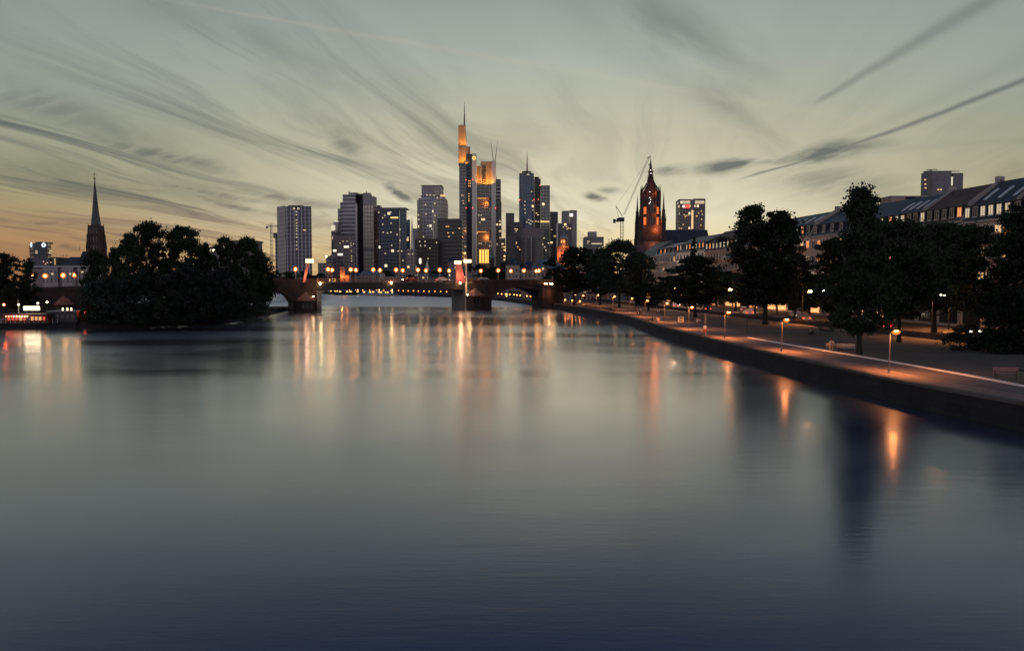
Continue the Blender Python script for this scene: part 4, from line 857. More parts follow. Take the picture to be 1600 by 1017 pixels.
# 12 cylindrical blue tower
F_cyl = facade('cylinder_glass_facade', (.11, .14, .2), (.08, .115, .18), 3., 3.9, .75, .72, .015, 1.2, rg=.14)
t = B('cylindrical_tower', 'round blue glass tower with railed crown and a red and white antenna', 'skyscraper', 823, 930)
cr = (t.X(834.5) - t.X(811)) / 2; cxx = (t.X(834.5) + t.X(811)) / 2
b = MB(); b.cyl(cxx, cr, 0, t.Z(273.5), cr, cr, 32); o = b.build('body', F_cyl, t.r)
b = MB(); b.cyl(cxx, cr, t.Z(273.4), t.Z(271.5), cr * .96, cr * .96, 32); b.cyl(cxx, cr, t.Z(271.4), t.Z(270.3), cr * 1.02, cr * 1.02, 32); b.build('roof_ring', M_conc, t.r)
b = MB()
for i in range(14): a_ = 2 * pi * i / 14; b.box(cxx + 5 * cos(a_) - .25, cxx + 5 * cos(a_) + .25, cr + 5 * sin(a_) - .25, cr + 5 * sin(a_) + .25, t.Z(270.3), t.Z(266.8))
b.cyl(cxx, cr, t.Z(267.6), t.Z(266.8), 5.4, 5.4, 20); b.build('crown_frame', M_metal, t.r)
t.mast(823.5, 270, 236, .9, cr, mat('red_antenna_paint', (.25, .09, .07), .6))
t.lit([(824, 273), (826, 273), (830.5, 299.5), (832, 314), (832.5, 328.5), (820, 315), (819.5, 321), (820, 327), (820.5, 333), (826, 343.5), (829, 345), (831.5, 346), (827, 349), (823, 347), (829, 350)], 1.8, 1.3, M_win2, -.1)
t.lit([(811.8, 312.5), (834, 312.2), (841, 312)], 1.1, 1.1, M_red, .4, 'beacon')
t = B('black_glass_slab', 'black glass slab joined to the right of the cylindrical tower', 'skyscraper', 839, 945)
t.box('body', 834.7, 844.5, 279.5, None, 0, 20, facade('black_glass_facade', (.022, .02, .026), (.014, .014, .02), 3.4, 4, .85, .75, .03, 1.3)); t.box('roof_plant', 835, 842, 276.5, 279.4, 4, 14, M_metal); t.lit([(838, 333.5), (840.5, 336), (837, 346), (841, 346.5)], 2., 1.5); t.lit([(843.8, 290)], 1.1, 1.1, M_red, 0, 'beacon')
F_gg = facade('greenish_grid_facade', (.09, .1, .1), (.30, .30, .26), 3.8, 4., .78, .76, .03, 1.1, rg=.25, vary=.3)
t = B('grid_glass_tower', 'pale reflective glass grid tower right of the black slab', 'skyscraper', 852, 935)
t.prism('body', [(844.7, 0), (859, 2), (859, 24), (844.7, 24)], 291.5, None, F_gg); t.box('roof_edge', 844.6, 859, 290, 291.4, .4, 22, M_metal); b = MB(); b.box(t.X(844.8), t.X(858), -.3, 0, t.Z(347.5), t.Z(345.5)); b.build('lit_floor', glowm('lit_window_yellow', (1, .72, .25), 1.1), t.r)
# 13 rounded mesh tower
t = B('rounded_mesh_tower', 'lower brown tower wrapped in horizontal mesh with rounded corners before the cylindrical tower', 'office block', 831, 800)
F_mesh = facade('brown_mesh_facade', (.15, .125, .125), (.09, .08, .085), 50, 2.8, 1.1, .55, 0, 1.); x0, x1 = t.X(815), t.X(848); r_ = (x1 - x0) / 2
b = MB(); b.prism([((x0 + x1) / 2 + r_ * (abs(cos(a_)) ** .6) * (1 if cos(a_) > 0 else -1), 9 + 9 * (abs(sin(a_)) ** .6) * (1 if sin(a_) > 0 else -1)) for a_ in [2 * pi * i / 28 for i in range(28)]], 0, t.Z(372)); b.build('body', F_mesh, t.r)
b = MB(); b.prism([((x0 + x1) / 2 + (r_ + .4) * (abs(cos(a_)) ** .6) * (1 if cos(a_) > 0 else -1), 9 + 9.4 * (abs(sin(a_)) ** .6) * (1 if sin(a_) > 0 else -1)) for a_ in [2 * pi * i / 28 for i in range(28)]], t.Z(371.9), t.Z(356)); b.build('mesh_crown', mat('mesh_cladding', (.20, .17, .17), .7), t.r)
t.box('dark_core', 824, 836, 372.5, 415, -.5, 1, M_blk); b = MB(); b.box(t.X(829.5), t.X(830.3), -.9, -.6, t.Z(415), t.Z(370)); b.build('vertical_light', mat('pale_metal', ()), t.r); t.lit([(848, 382), (851, 386), (857, 380), (850, 372), (853, 391)], 1.6, 1.5, M_win2, -.2)
# 14 right group
t = B('navy_slab', 'narrow navy slab right of the glass grid tower', 'skyscraper', 865, 960); t.box('body', 859.5, 871.5, 331, None, 0, 18, facade('navy_facade', (.05, .055, .075), (.03, .035, .055), 4, 3.8, .7, .6, .02, 1.2)); t.lit([(862, 359)], 1.6, 1.2, M_win2)
t = B('white_frame_tower', 'slab with a pale curved frame and a bright square sign near its top', 'skyscraper', 890, 990)
t.box('left_slab', 878.5, 889, 329.5, None, 0, 20, M_grey); t.prism('pale_frame', [(889.2, -.5), (901, -.5), (901, 20), (889.2, 20)], 328.5, None, mat('pale_frame_cladding', (.34, .32, .3), .6)); t.box('dark_panel', 889.6, 894.5, 345, 400, -.9, -.5, M_grey)
b = MB(); b.box(t.X(889.8), t.X(894.6), -1.2, -.6, t.Z(338.5), t.Z(334)); b.build('square_sign', glowm('white_sign_glow', (1, .92, .8), 1.6), t.r)
t = B('small_glass_block', 'glass block with a lit upper floor before the white framed slab', 'office block', 881, 900); t.box('body', 870, 893, 349, None, 0, 20, facade('mid_blue_office', (.09, .095, .11), (.05, .055, .075), 3.4, 3.7, .75, .65, .03, 1.3)); t.box('corner_pier', 869.6, 871.2, 349, None, -.4, 3, M_white); t.lit([(885, 354.5), (888, 356.5), (891, 357), (880, 355), (886, 358)], 1.8, 1.3, M_win)
t = B('flat_top_office', 'squat grey office with a raised roof block standing alone left of the cathedral', 'office block', 928, 820)
t.box('body', 914, 943, 370, None, 0, 24, facade('grey_band_office', (.24, .225, .215), (.09, .09, .1), 40, 3.6, 1.1, .5, .0, 1.)); t.box('roof_block', 919.5, 932, 362, 369.9, 4, 18, M_grey); t.box('dark_side', 912.7, 914, 374, None, 2, 18, M_grey)
b = MB(); b.box(t.X(924), t.X(940), -.3, 0, t.Z(381.8), t.Z(379.8)); b.build('lit_floor', M_win2, t.r); t.lit([(918, 377), (920, 377.5), (918, 380), (936, 388), (941, 386)], 1.4, 1.2, M_win2)
# 15 tower with red sign
F_os = facade('brown_grid_tower_facade', (.22, .17, .15), (.055, .045, .045), 2.2, 2.9, .6, .6, .05, 1.5, lcol=(1, .75, .45))
t = B('red_sign_tower', 'brown twin slab tower with a red sign and a lit crown right of the cathedral', 'skyscraper', 1079, 640)
t.box('left_slab', 1061, 1079, 311.5, None, 0, 16, F_os); t.box('right_slab', 1082.5, 1100.5, 310.5, None, 0, 16, F_os); t.box('stair_core', 1079.2, 1082.3, 313, None, .8, 12, M_grey)
t.prism('side_face', [(1057, 12), (1060.8, .3), (1060.8, 14)], 313, None, M_grey)
for x0, x1 in ((1062.5, 1077), (1084.5, 1099)):
    b = MB()
    for i in range(8): x = t.X(x0) + (t.X(x1) - t.X(x0)) * (i + .15) / 8; b.box(x, x + (t.X(x1) - t.X(x0)) / 8 * .6, -.25, 0, t.Z(318.5), t.Z(313.8))
    b.build('crown_light', glowm('crown_glow', (1, .8, .5), .85), t.r)
b = MB(); b.box(t.X(1068.5), t.X(1076), -.4, 0, t.Z(325), t.Z(320.5)); b.build('red_sign', glowm('red_sign_glow', (1, .06, .03), 2.2), t.r); b = MB(); b.cyl(0, 0, -.2, .2, .95, .95, 14); o = b.build('sign_disc', glowm('white_disc_glow', (1, .8, .7), 1.5), t.r, (t.X(1066.5), -.3, t.Z(322.8))); o.rotation_euler = (pi / 2, 0, 0)
for i in range(22): t.lit([(1080.2 + (i % 3) * .5, 329 + i * 1.35)], 1.5 + (i % 3) * .5, .45, glowm('stair_glow', (1, .62, .3), 1.6), .5)
t.lit([(1068, 336), (1071, 337), (1069.5, 339), (1074, 336.5), (1090, 333), (1087, 338), (1094.5, 330), (1095, 343), (1066.5, 351), (1094, 352), (1088, 337.5), (1063.5, 357), (1096, 335)], 1.1, .8, M_win)
# 16 blocks at the right behind the rooftops
F_rt = facade('speckled_tower_facade', (.17, .165, .18), (.10, .10, .115), 3., 3., .5, .5, .012, 1.2, lcol=(1, .9, .75))
t = B('grey_triple_slab', 'tall grey slab building of three parts rising behind the rooftops on the right', 'office block', 1468, 520)
t.prism('left_slab', [(1438, 6), (1451, 0), (1451, 14), (1440, 16)], 268, None, F_rt); t.box('middle_slab', 1451.2, 1482, 267, None, .5, 14, facade('blue_balcony_facade', (.17, .17, .19), (.07, .085, .11), 5., 3., .6, .6, .02, 1.2)); t.box('right_slab', 1484.5, 1500, 270.5, None, 1, 13, F_rt)
b = MB(); b.box(t.X(1482.3), t.X(1484.3), .2, .6, t.Z(290), t.Z(276)); b.build('lit_stair', glowm('pale_sign_glow', ()  , 1), t.r); t.box('roof_beam', 1444, 1460, 264.6, 265.4, 4, 5, M_metal); t.box('roof_beam_post', 1450, 1451, 265.4, 267, 4, 5, M_metal); t.box('roof_beam', 1482, 1494, 267.3, 268, 4, 5, M_metal)
t.lit([(1441, 281), (1441.5, 288), (1462, 296.5), (1466, 296.5), (1442, 294)], 1.3, 1., M_win)
t = B('pink_rooftop_block', 'low pinkish block peeping over the roof ridge left of the skylights', 'house', 1400, 330); t.box('body', 1389, 1411, 308, None, 0, 10, mat('pink_render', (.36, .26, .23), .8)); t.box('roof_slab', 1388, 1447, 306, 307.9, -.3, 12, M_grey); t.box('right_body', 1411.2, 1446, 311, None, 1, 10, M_grey)
t = B('round_roof_block', 'small block with rounded roof behind the brick house ridge', 'house', 1165, 520); t.box('body', 1156, 1176, 356, None, 0, 8, mat('pink_render', ())); t.box('roof', 1155.5, 1177, 353.5, 355.9, -.3, 9, M_conc)
# ------------------------------------------------------------------ left group
t = B('ring_sign_tower', 'dark blue office tower with two glowing white ring signs near its top, left skyline', 'office block', 64, 620)
t.prism('body', [(47.5, 8), (54, 0), (76, 0), (81.5, 9), (80, 22), (49, 22)], 381, None, facade('dark_hex_facade', (.055, .065, .085), (.03, .04, .06), 3.4, 3.2, .75, .6, .02, 1.3)); t.box('roof_block', 57, 71, 378, 380.9, 4, 16, M_metal)
for px, rw, d_ in ((51, .55, 3.2), (70, 1., -.5)):
    b = MB(); cx_, cz_ = t.X(px, d_), t.Z(383, d_)
    for i in range(12): a_ = 2 * pi * i / 12 + .5; a2 = a_ + 2 * pi / 12; b.tube([(cx_ + 1.25 * rw * cos(a_), d_, cz_ + 1.25 * sin(a_)), (cx_ + 1.25 * rw * cos(a2), d_, cz_ + 1.25 * sin(a2))], .38, 5)
    b.box(cx_ - .3 * rw, cx_ + .3 * rw, d_ - .2, d_ + .2, cz_ + 1., cz_ + 2.1); b.build('ring_sign', glowm('ring_sign_glow', (.75, .88, 1), 1.7), t.r)
t.lit([(58.5, 392.5), (58.5, 395.5), (79.5, 395), (80.5, 392)], 2., 1.1, M_win2, 0)
t = B('low_band_office', 'low banded office below the ring sign tower', 'office block', 72, 500); t.box('body', 50, 78, 403.5, None, 0, 16, facade('band_office_facade', (.13, .135, .15), (.04, .045, .06), 20, 3., 1.1, .55, .0, 1.)); t.box('dark_wing', 78.2, 91, 402, None, 1, 14, M_blk); t.lit([(86.8, 405 + i * 2) for i in range(5)], .8, .6, M_win, .9); t.lit([(69, 409), (75, 410.5), (80.5, 410), (72, 412.5)], .8, .7, glowm('pinkish_window', (1, .45, .35), .9), -.1)
t = B('long_white_building', 'long pale plastered building with a flat roof behind the sloping bridge end', 'building', 92, 320)
F_lw = facade('pale_plaster_facade', (.36, .32, .31), (.12, .11, .12), 1.6, 7., .45, .7, .01, .5)
for i, (x0, x1) in enumerate(((67, 90.5), (97, 115), (121.5, 142))): t.box('projecting_wing', x0, x1, 417.5, None, 0, 10, F_lw)
t.box('wall', 40, 142, 418.5, None, 1.2, 10, mat('pale_plaster', (.27, .22, .21), .8)); t.box('roof_edge', 38, 143, 415.6, 417.4, -.5, 11, mat('light_cornice', (.5, .5, .5), .6)); t.lit([(82, 428), (110, 428), (129, 425)], .9, .9, M_win2, -.1)
t = B('dark_roof_hall', 'dark hipped roof hall with small masts left of the church nave', 'building', 108, 400); t.box('body', 96, 122, 412, None, 0, 14, M_blk); b = MB(); b.gable(t.X(95), t.X(123), -.5, 15, t.Z(412), t.Z(401), 1.2); b.build('roof', M_slate, t.r)
for px in (96.5, 100.5, 105): t.mast(px, 401, 396, .12, 7, nm='roof_mast')
# spire church
t = B('spire_church', 'dark gothic church with one tall needle spire and a golden cross', 'church', 148, 390)
u = lambda px: t.X(px - 2.3)
cxs = u(150.5); b = MB(); b.box(u(142.5), u(158.5), 0, u(158.5) - u(142.5), 0, t.Z(352)); hw = (u(158.5) - u(142.5)) / 2; cy = hw
tw = b.build('tower', M_gothic, t.r)
b = MB()
for sx in (-1, 1):
    for sy in (-1, 1):
        X_, Y_ = cxs + sx * hw, cy + sy * hw
        b.box(X_ - .9, X_ + .9, Y_ - .9, Y_ + .9, 0, t.Z(388)); b.box(X_ - .6, X_ + .6, Y_ - .6, Y_ + .6, t.Z(388), t.Z(366)); b.cyl(X_, Y_, t.Z(366), t.Z(348), .55, .05, 4, pi / 4); b.cyl(X_ + sx * .7, Y_ + sy * .7, t.Z(388), t.Z(376), .4, .04, 4, pi / 4)
b.build('buttress', M_gothic, tw)
b = MB()
for k in range(3):
    for sx in (-1, 0, 1): b.box(cxs + sx * 1.6 - .35, cxs + sx * 1.6 + .35, -.12, .1, t.Z(392) + k * 4.2, t.Z(392) + k * 4.2 + 2.8)
b.build('louvre_window', M_glass, tw)
b = MB(); b.lathe(cxs, cy, [(hw * .93, t.Z(352)), (hw * .6, t.Z(330)), (hw * .28, t.Z(300)), (.12, t.Z(279))], 8, pi / 8); b.build('spire', M_slate, t.r)
b = MB(); b.sphere((cxs, cy, t.Z(278)), .5, 8, 6); b.tube([(cxs, cy, t.Z(279)), (cxs, cy, t.Z(267))], .12, 5); b.tube([(cxs - 1., cy, t.Z(271.5)), (cxs + 1., cy, t.Z(271.5))], .12, 5); b.build('cross', mat('dull_gold', (.35, .25, .12), .4, .8), t.r)
for i in range(8):
    a_ = i * pi / 4 + pi / 8; b = MB(); b.box(-.3, .3, -.2, .2, 0, 1.4, .1, .05); b.cyl(0, 0, 1.4, 2.6, .3, .02, 4, pi / 4)
    if i in (4, 5, 6, 7): o = b.build('spire_dormer', M_gothic, t.r, (cxs + hw * .72 * cos(a_), cy + hw * .72 * sin(a_), t.Z(352)))
t.box('nave', 122, 141, 412, None, 2, 12, M_gothic); b = MB(); b.gable(u(121), u(141), 1.5, 12.5, t.Z(412), t.Z(392)); b.build('nave_roof', M_slate, t.r); t.mast(126, 392, 380, .12, 7, nm='nave_cross')
t = B('flat_hotel_block', 'flat roofed block behind the wide island tree', 'building', 380, 430); t.box('body', 362, 398, 378, None, 0, 14, mat('brown_cladding', ())); t.box('roof_slab', 361, 399, 375.5, 377.9, -.4, 15, M_conc); t.mast(364, 375.5, 372, .1, 3, nm='roof_mast'); t.mast(395, 375.5, 372, .1, 3, nm='roof_mast')
t = B('lit_riverside_house', 'low house with two white lights seen through the island trees', 'house', 332, 300); t.box('body', 318, 348, 392, None, 0, 10, M_grey); b = MB(); b.gable(t.X(317), t.X(349), -.5, 10.5, t.Z(392), t.Z(384), 2); b.build('roof', M_slate, t.r); t.lit([(329.5, 391), (335, 391)], .8, .7, M_spark, -.2)

# ================================================================== CATHEDRAL
t = B('cathedral_tower', 'floodlit red gothic cathedral tower with pinnacles and a lantern spire', 'cathedral', 1015, 430)
u = lambda px, d=0: t.X(px, d); cy = 5.5; cx_ = u(1015, cy)
b = MB(); w1 = u(1029) - u(1001)
b.cyl(cx_, cy, 0, t.Z(305), w1 / 2 / cos(pi / 8), w1 / 2 / cos(pi / 8) * .95, 8, pi / 8); tw = b.build('octagon', M_gothic, t.r)
b = MB(); wl = (u(1034) - u(996)) / 2; b.box(cx_ - wl * .86, cx_ + wl * .86, cy - wl * .86, cy + wl * .86, 0, t.Z(352)); b.build('square_base', M_gothic, t.r)
b = MB()
for sx in (-1, 1):
    for sy in (-1, 1):
        X_, Y_ = cx_ + sx * wl * .93, cy + sy * wl * .93
        for k, (r_, y0, y1) in enumerate(((1.5, None, 372), (1.15, 372, 345), (.75, 345, 328))): b.box(X_ - r_, X_ + r_, Y_ - r_, Y_ + r_, t.Z(y0) if y0 else 0, t.Z(y1))
        b.cyl(X_, Y_, t.Z(328), t.Z(300), .6, .04, 8)
        for q in (-1, 1): b.cyl(X_ + q * 1., Y_ - .9, t.Z(345), t.Z(334), .35, .03, 4); b.cyl(X_ + q * 1.3, Y_ - 1.1, t.Z(372), t.Z(360), .4, .03, 4)
b.build('corner_pinnacle', M_gothic, t.r)
b = MB()
for i in range(8):
    a_ = i * pi / 4 + pi / 8; r_ = w1 / 2 / cos(pi / 8); X_, Y_ = cx_ + r_ * cos(a_), cy + r_ * sin(a_)
    b.box(X_ - .45, X_ + .45, Y_ - .45, Y_ + .45, 0, t.Z(301)); b.cyl(X_, Y_, t.Z(301), t.Z(287), .55, .03, 6)
b.build('octagon_buttress', M_gothic, tw)
b = MB(); b.lathe(cx_, cy, [(w1 / 2 * 1.05, t.Z(305)), (w1 / 2 * 1.05, t.Z(302.5)), (w1 / 2 * .88, t.Z(301)), (w1 / 2 * .70, t.Z(294)), (w1 / 2 * .42, t.Z(287)), (w1 / 2 * .26, t.Z(281))], 8, pi / 8); b.build('dome', M_gothic, t.r)
b = MB()
for i in range(8):
    a_ = i * pi / 4 + pi / 8; pts = [(cx_ + r_ * cos(a_), cy + r_ * sin(a_), z) for r_, z in ((w1 / 2 * 1.0, t.Z(299)), (w1 / 2 * .8, t.Z(292)), (w1 / 2 * .5, t.Z(286)), (w1 / 2 * .32, t.Z(280)))]; b.tube(pts, .3, 4)
b.build('dome_rib', M_gothic, t.r)
b = MB(); b.lathe(cx_, cy, [(w1 / 2 * .26, t.Z(281)), (w1 / 2 * .24, t.Z(268)), (w1 / 2 * .32, t.Z(267)), (w1 / 2 * .17, t.Z(263)), (w1 / 2 * .14, t.Z(258)), (.12, t.Z(247)), (.1, t.Z(240))], 8, pi / 8); b.build('lantern_spire', M_gothic, t.r)
b = MB()
for i in range(8):
    a_ = i * pi / 4; b.cyl(cx_ + w1 * .16 * cos(a_), cy + w1 * .16 * sin(a_), t.Z(281), t.Z(271), .2, .03, 4)
b.build('lantern_pinnacle', M_gothic, t.r)
b = MB(); rr = w1 / 2 * 1.012; z_ = [(323, 333), (338, 351)]
def lancet(b, a_, z0, z1, wd, r_):
    c_ = Vector((cx_ + r_ * cos(a_), cy + r_ * sin(a_), 0)); tt = Vector((-sin(a_), cos(a_), 0)) * wd / 2; nn = Vector((cos(a_), sin(a_), 0)) * .12
    b.hexa([tuple(c_ + q + Vector((0, 0, z))) for z, qs in ((z0, (-tt - nn, tt - nn, tt + nn, -tt + nn)), (z1, (-tt - nn, tt - nn, tt + nn, -tt + nn))) for q in qs])
M_lanc = glowm('church_window_glow', (1, .2, .05), .9)
for a_ in (-pi / 2 - pi / 4, -pi / 2 + pi / 4):
    for y0, y1 in ((323, 334), (339, 351)):
        for o_ in (-1, 1):
            b = MB(); lancet(b, a_ + o_ * .09, t.Z(y1), t.Z(y0), .7, rr); b.build('lancet_window', M_lanc, tw)
for y0, y1 in ((316, 333), (338, 352)):
    for o_ in (-1, 1):
        b = MB(); lancet(b, -pi / 2 + o_ * .13, t.Z(y1), t.Z(y0), .9, rr); b.build('lancet_window', M_glass, tw)
t.lit([(1014, 300), (1014, 309), (1015.5, 312), (1015, 316), (1013.5, 318), (1015, 266), (1015.5, 271)], .5, .5, glowm('white_flood_spot', (1, .9, .8), 2.2), -.8, 'spot_lamp')
for (px, py, d, pw) in ((1024, 360, -1.6, 1500), (1026, 352, -1.6, 700), (1022, 336, -.8, 420), (1006, 336, -.8, 260), (1031, 346, -.6, 300), (1007, 301, -.6, 420), (1023, 301, -.6, 560), (1018, 287, 1, 120), (1005, 354, -1.5, 200), (1024, 322, -.8, 220)):
    plight('floodlight', (u(px, d), d, t.Z(py, d)), pw * .55, (1, .25, .07), .4, t.r)
NV = B('cathedral_nave', 'dark slate roofed cathedral nave and transept to the right of its tower', 'church', 1060, 425)
NV.box('wall', 1006, 1106, 392, None, 0, 22, M_gothic); b = MB(); b.gable(NV.X(1004), NV.X(1112), -1, 24, NV.Z(394), NV.Z(357)); b.build('roof', M_slate, NV.r)
NV.box('transept_wall', 982, 1012, 405, None, -6, 6, M_gothic); b = MB(); b.gable(NV.X(980), NV.X(1013), -7, 7, NV.Z(405), NV.Z(383), 2); b.build('transept_roof', M_slate, NV.r)
b = MB()
for i in range(5): x = NV.X(1018 + i * 17); b.box(x - .5, x + .5, -1.6, .2, 0, NV.Z(394)); b.cyl(x, -.8, NV.Z(394), NV.Z(386), .4, .05, 4)
b.build('buttress', M_gothic, NV.r)
# luffing crane
t = B('luffing_crane', 'tower crane with a steeply raised jib reaching across to the cathedral spire', 'crane', 971, 470)
b = MB(); lattice(b, (0, 0, 0), (0, 0, t.Z(347)), 1.5, 22, .09); b.build('mast', M_crane, t.r)
b = MB(); lattice(b, (t.X(974), 0, t.Z(336)), (t.X(1012), 0, t.Z(246.5)), .7, 30, .045); b.tube([(t.X(1010), 0, t.Z(246.5)), (t.X(1014), 0, t.Z(245.5))], .3, 4); b.build('jib', M_crane, t.r)
b = MB(); b.tube([(t.X(972), 0, t.Z(338)), (t.X(961.5), 0, t.Z(322))], .18, 4); b.tube([(t.X(961.5), 0, t.Z(322)), (t.X(1006), 0, t.Z(258))], .05, 3); b.tube([(t.X(961.5), 0, t.Z(322)), (t.X(966), 0, t.Z(341))], .1, 3); b.build('a_frame', M_crane, t.r)
b = MB(); b.box(t.X(966), t.X(974.5), -1.1, 1.1, t.Z(346.5), t.Z(340)); b.box(t.X(958), t.X(974), -.8, .8, t.Z(346), t.Z(344.2)); b.build('machinery_deck', M_metal, t.r)
b = MB(); b.box(t.X(957.5), t.X(961), -1, 1, t.Z(348.5), t.Z(342.5)); b.box(t.X(963), t.X(965.5), -1, 1, t.Z(347), t.Z(341)); b.build('counterweight', M_metal, t.r)
b = MB(); b.tube([(t.X(1012.5), 0, t.Z(246.5)), (t.X(1012.5), 0, t.Z(257))], .04, 3); b.box(t.X(1012.5) - .25, t.X(1012.5) + .25, -.25, .25, t.Z(259), t.Z(257)); b.build('hook', M_metal, t.r)
# lantern church
t = B('domed_lantern_church', 'orange floodlit church with an octagonal lantern, pale dome and fine spire', 'church', 881, 520)
M_och = mat('ochre_church_render', (.42, .22, .13), .8)
t.box('base_block', 870.5, 893, 386, None, 0, 9, M_och); t.box('cornice', 869.5, 894, 384.8, 385.9, -.4, 9.4, M_och)
b = MB(); X_ = t.X(881.5); b.cyl(X_, 4.5, t.Z(384.7), t.Z(380), 3.1, 3.1, 8, pi / 8); b.cyl(X_, 4.5, t.Z(380), t.Z(373.5), 1.9, 1.9, 8, pi / 8)
for i in range(8): a_ = i * pi / 4 + pi / 8; b.cyl(X_ + 2.35 * cos(a_), 4.5 + 2.35 * sin(a_), t.Z(380), t.Z(373.5), .28, .28, 6)
b.cyl(X_, 4.5, t.Z(373.4), t.Z(372.3), 3., 3., 8, pi / 8); b.build('lantern', M_och, t.r)
b = MB(); b.lathe(X_, 4.5, [(2.5, t.Z(372.2)), (2.3, t.Z(369)), (1.4, t.Z(366.5)), (.5, t.Z(365.5)), (.12, t.Z(362)), (.05, t.Z(353))], 12); b.build('dome', M_zinc, t.r)
for i in (4, 5, 6): a_ = i * pi / 4 + pi / 4 * .0; b = MB(); b.box(-.55, .55, -.1, .1, 0, 1.9); o = b.build('lit_window', glowm('lantern_window_glow', (1, .38, .12), 1.5), t.r, (X_ + 1.93 * cos(a_), 4.5 + 1.93 * sin(a_), t.Z(379.3))); o.rotation_euler = (0, 0, a_ + pi / 2)
for px, pw in ((874, 700), (881, 500), (889, 700)): plight('floodlight', (t.X(px, -2.5), -2.5, t.Z(399)), pw, (1, .27, .08), .4, t.r)
plight('floodlight', (t.X(881), -1, t.Z(384)), 260, (1, .4, .12), .3, t.r)
# green spire
t = B('green_spire_church', 'small dark church tower with a slender green copper spire right of the golden lit tower', 'church', 768, 560)
t.box('tower', 764.8, 772.3, 404, None, 0, 3.3, M_gothic); b = MB(); b.cyl(t.X(768.5), 1.6, t.Z(404), t.Z(398), 2.6, 1.5, 8, pi / 8); b.cyl(t.X(768.5), 1.6, t.Z(398), t.Z(380), 1.5, .05, 8, pi / 8); b.build('spire', mat('copper_green', (.09, .16, .13), .6), t.r)
# small floodlit church behind the steel span
t = B('small_lit_church', 'little church tower glowing orange behind the left part of the steel span', 'church', 535, 650)
t.box('tower', 531.3, 538.8, 417, None, 0, 4, M_och); b = MB(); b.cyl(t.X(535), 2, t.Z(417), t.Z(410), 2.7, .1, 4, pi / 4); b.build('tower_roof', M_slate, t.r); t.box('hall', 539, 546, 430, None, 0, 6, M_och); b = MB(); b.gable(t.X(538.9), t.X(547), -.3, 6.3, t.Z(430), t.Z(426)); b.build('hall_roof', M_tile, t.r)
for y_ in (420, 425, 430): t.lit([(535, y_)], .7, 1.2, M_blk, -.02, 'window')
plight('floodlight', (t.X(535), -2.5, t.Z(432)), 1500, (1, .3, .07), .4, t.r); plight('floodlight', (t.X(542), -2., t.Z(435)), 500, (1, .3, .07), .4, t.r)
t = B('lit_arcade_house', 'small house with a glowing yellow arcade behind the left bridge pier', 'house', 520, 600)
t.box('body', 512, 526, 434, None, 0, 6, M_och); b = MB(); b.gable(t.X(511), t.X(527), -.5, 6.5, t.Z(434), t.Z(431)); b.build('roof', M_tile, t.r)
for i in range(5): b = MB(); x = t.X(515.2 + i * 2); b.box(x - .33, x + .33, -.1, .05, t.Z(440), t.Z(435.5)); b.build('lit_arch', glowm('amber_lobby_glow', (1, .5, .1), 1.7), t.r)

# low buildings along the far bank
lows = [(497, 513, 411, 640, 'flat', 'low dark hall left of the small grey block'), (562, 592, 424, 610, 'gable', 'low building with a light roof under the silver twin tower'), (592, 618, 428, 600, 'tent', 'low building with a steep glass gable behind the bridge lamps'),
        (620, 650, 423, 660, 'flat', 'low dark block beneath the blue glass tower'), (700, 712, 404, 690, 'gable', 'low dark house with a grey roof left of the golden lit tower foot'), (652, 668, 426, 560, 'flat', 'low white pavilion behind the bridge lamps'),
        (730, 748, 424, 480, 'flat', 'low dark wing behind the right pylon'), (806, 832, 418, 450, 'gable', 'gabled house with dark windows behind the right arch'), (432, 470, 432, 480, 'flat', 'long low block below the finned tower'), (470, 500, 430, 520, 'flat', 'long low shed right of the finned tower'), (548, 562, 426, 660, 'gable', 'low gabled house right of the small lit church'), (668, 690, 428, 600, 'gable', 'low house below the black office block')]
for i, (x0, x1, yt, Y, kd, lab) in enumerate(lows):
    t = B('low_building', lab, 'building', (x0 + x1) / 2, Y)
    fm = facade('low_house_facade', (.24, .2, .19), (.05, .05, .055), 2.6, 3.1, .45, .5, .12, 1.3)
    if kd == 'flat': t.box('body', x0, x1, yt + 1, None, 0, 12, fm); t.box('roof_slab', x0 - .5, x1 + .5, yt, yt + .95, -.4, 12.4, M_conc)
    elif kd == 'gable': t.box('body', x0, x1, yt + 5, None, 0, 12, fm); b = MB(); b.gable(t.X(x0 - .5), t.X(x1 + .5), -.5, 12.5, t.Z(yt + 5), t.Z(yt), 1); b.build('roof', M_zinc if i == 1 else M_slate, t.r)
    else: t.box('body', x0, x1, yt + 4, None, 0, 12, fm); b = MB(); b.gabley(t.X(x0), t.X(x0 + 9), -1, 12, t.Z(yt + 9), t.Z(yt - 2)); b.build('glass_gable', mat('pale_glass_roof', (.4, .36, .34), .3), t.r)
for px, Y, lab in ((667, 540, 'white pointed sail roof left of the right pylon'), (687, 540, 'white inverted cone canopy left of the right pylon')):
    t = B('sail_canopy', lab, 'canopy', px, Y)
    b = MB()
    if px == 667: b.cyl(t.X(667.5), 0, t.Z(421), t.Z(406), 1.5, .05, 4, .3)
    else: b.cyl(t.X(687), 0, t.Z(422), t.Z(417.5), .2, 2.4, 8)
    b.build('canopy', M_white, t.r); b = MB(); b.cyl(t.X(px + (.5 if px == 667 else 0)), 0, 0, t.Z(421), .15, .12, 6); b.build('pole', M_pale, t.r)
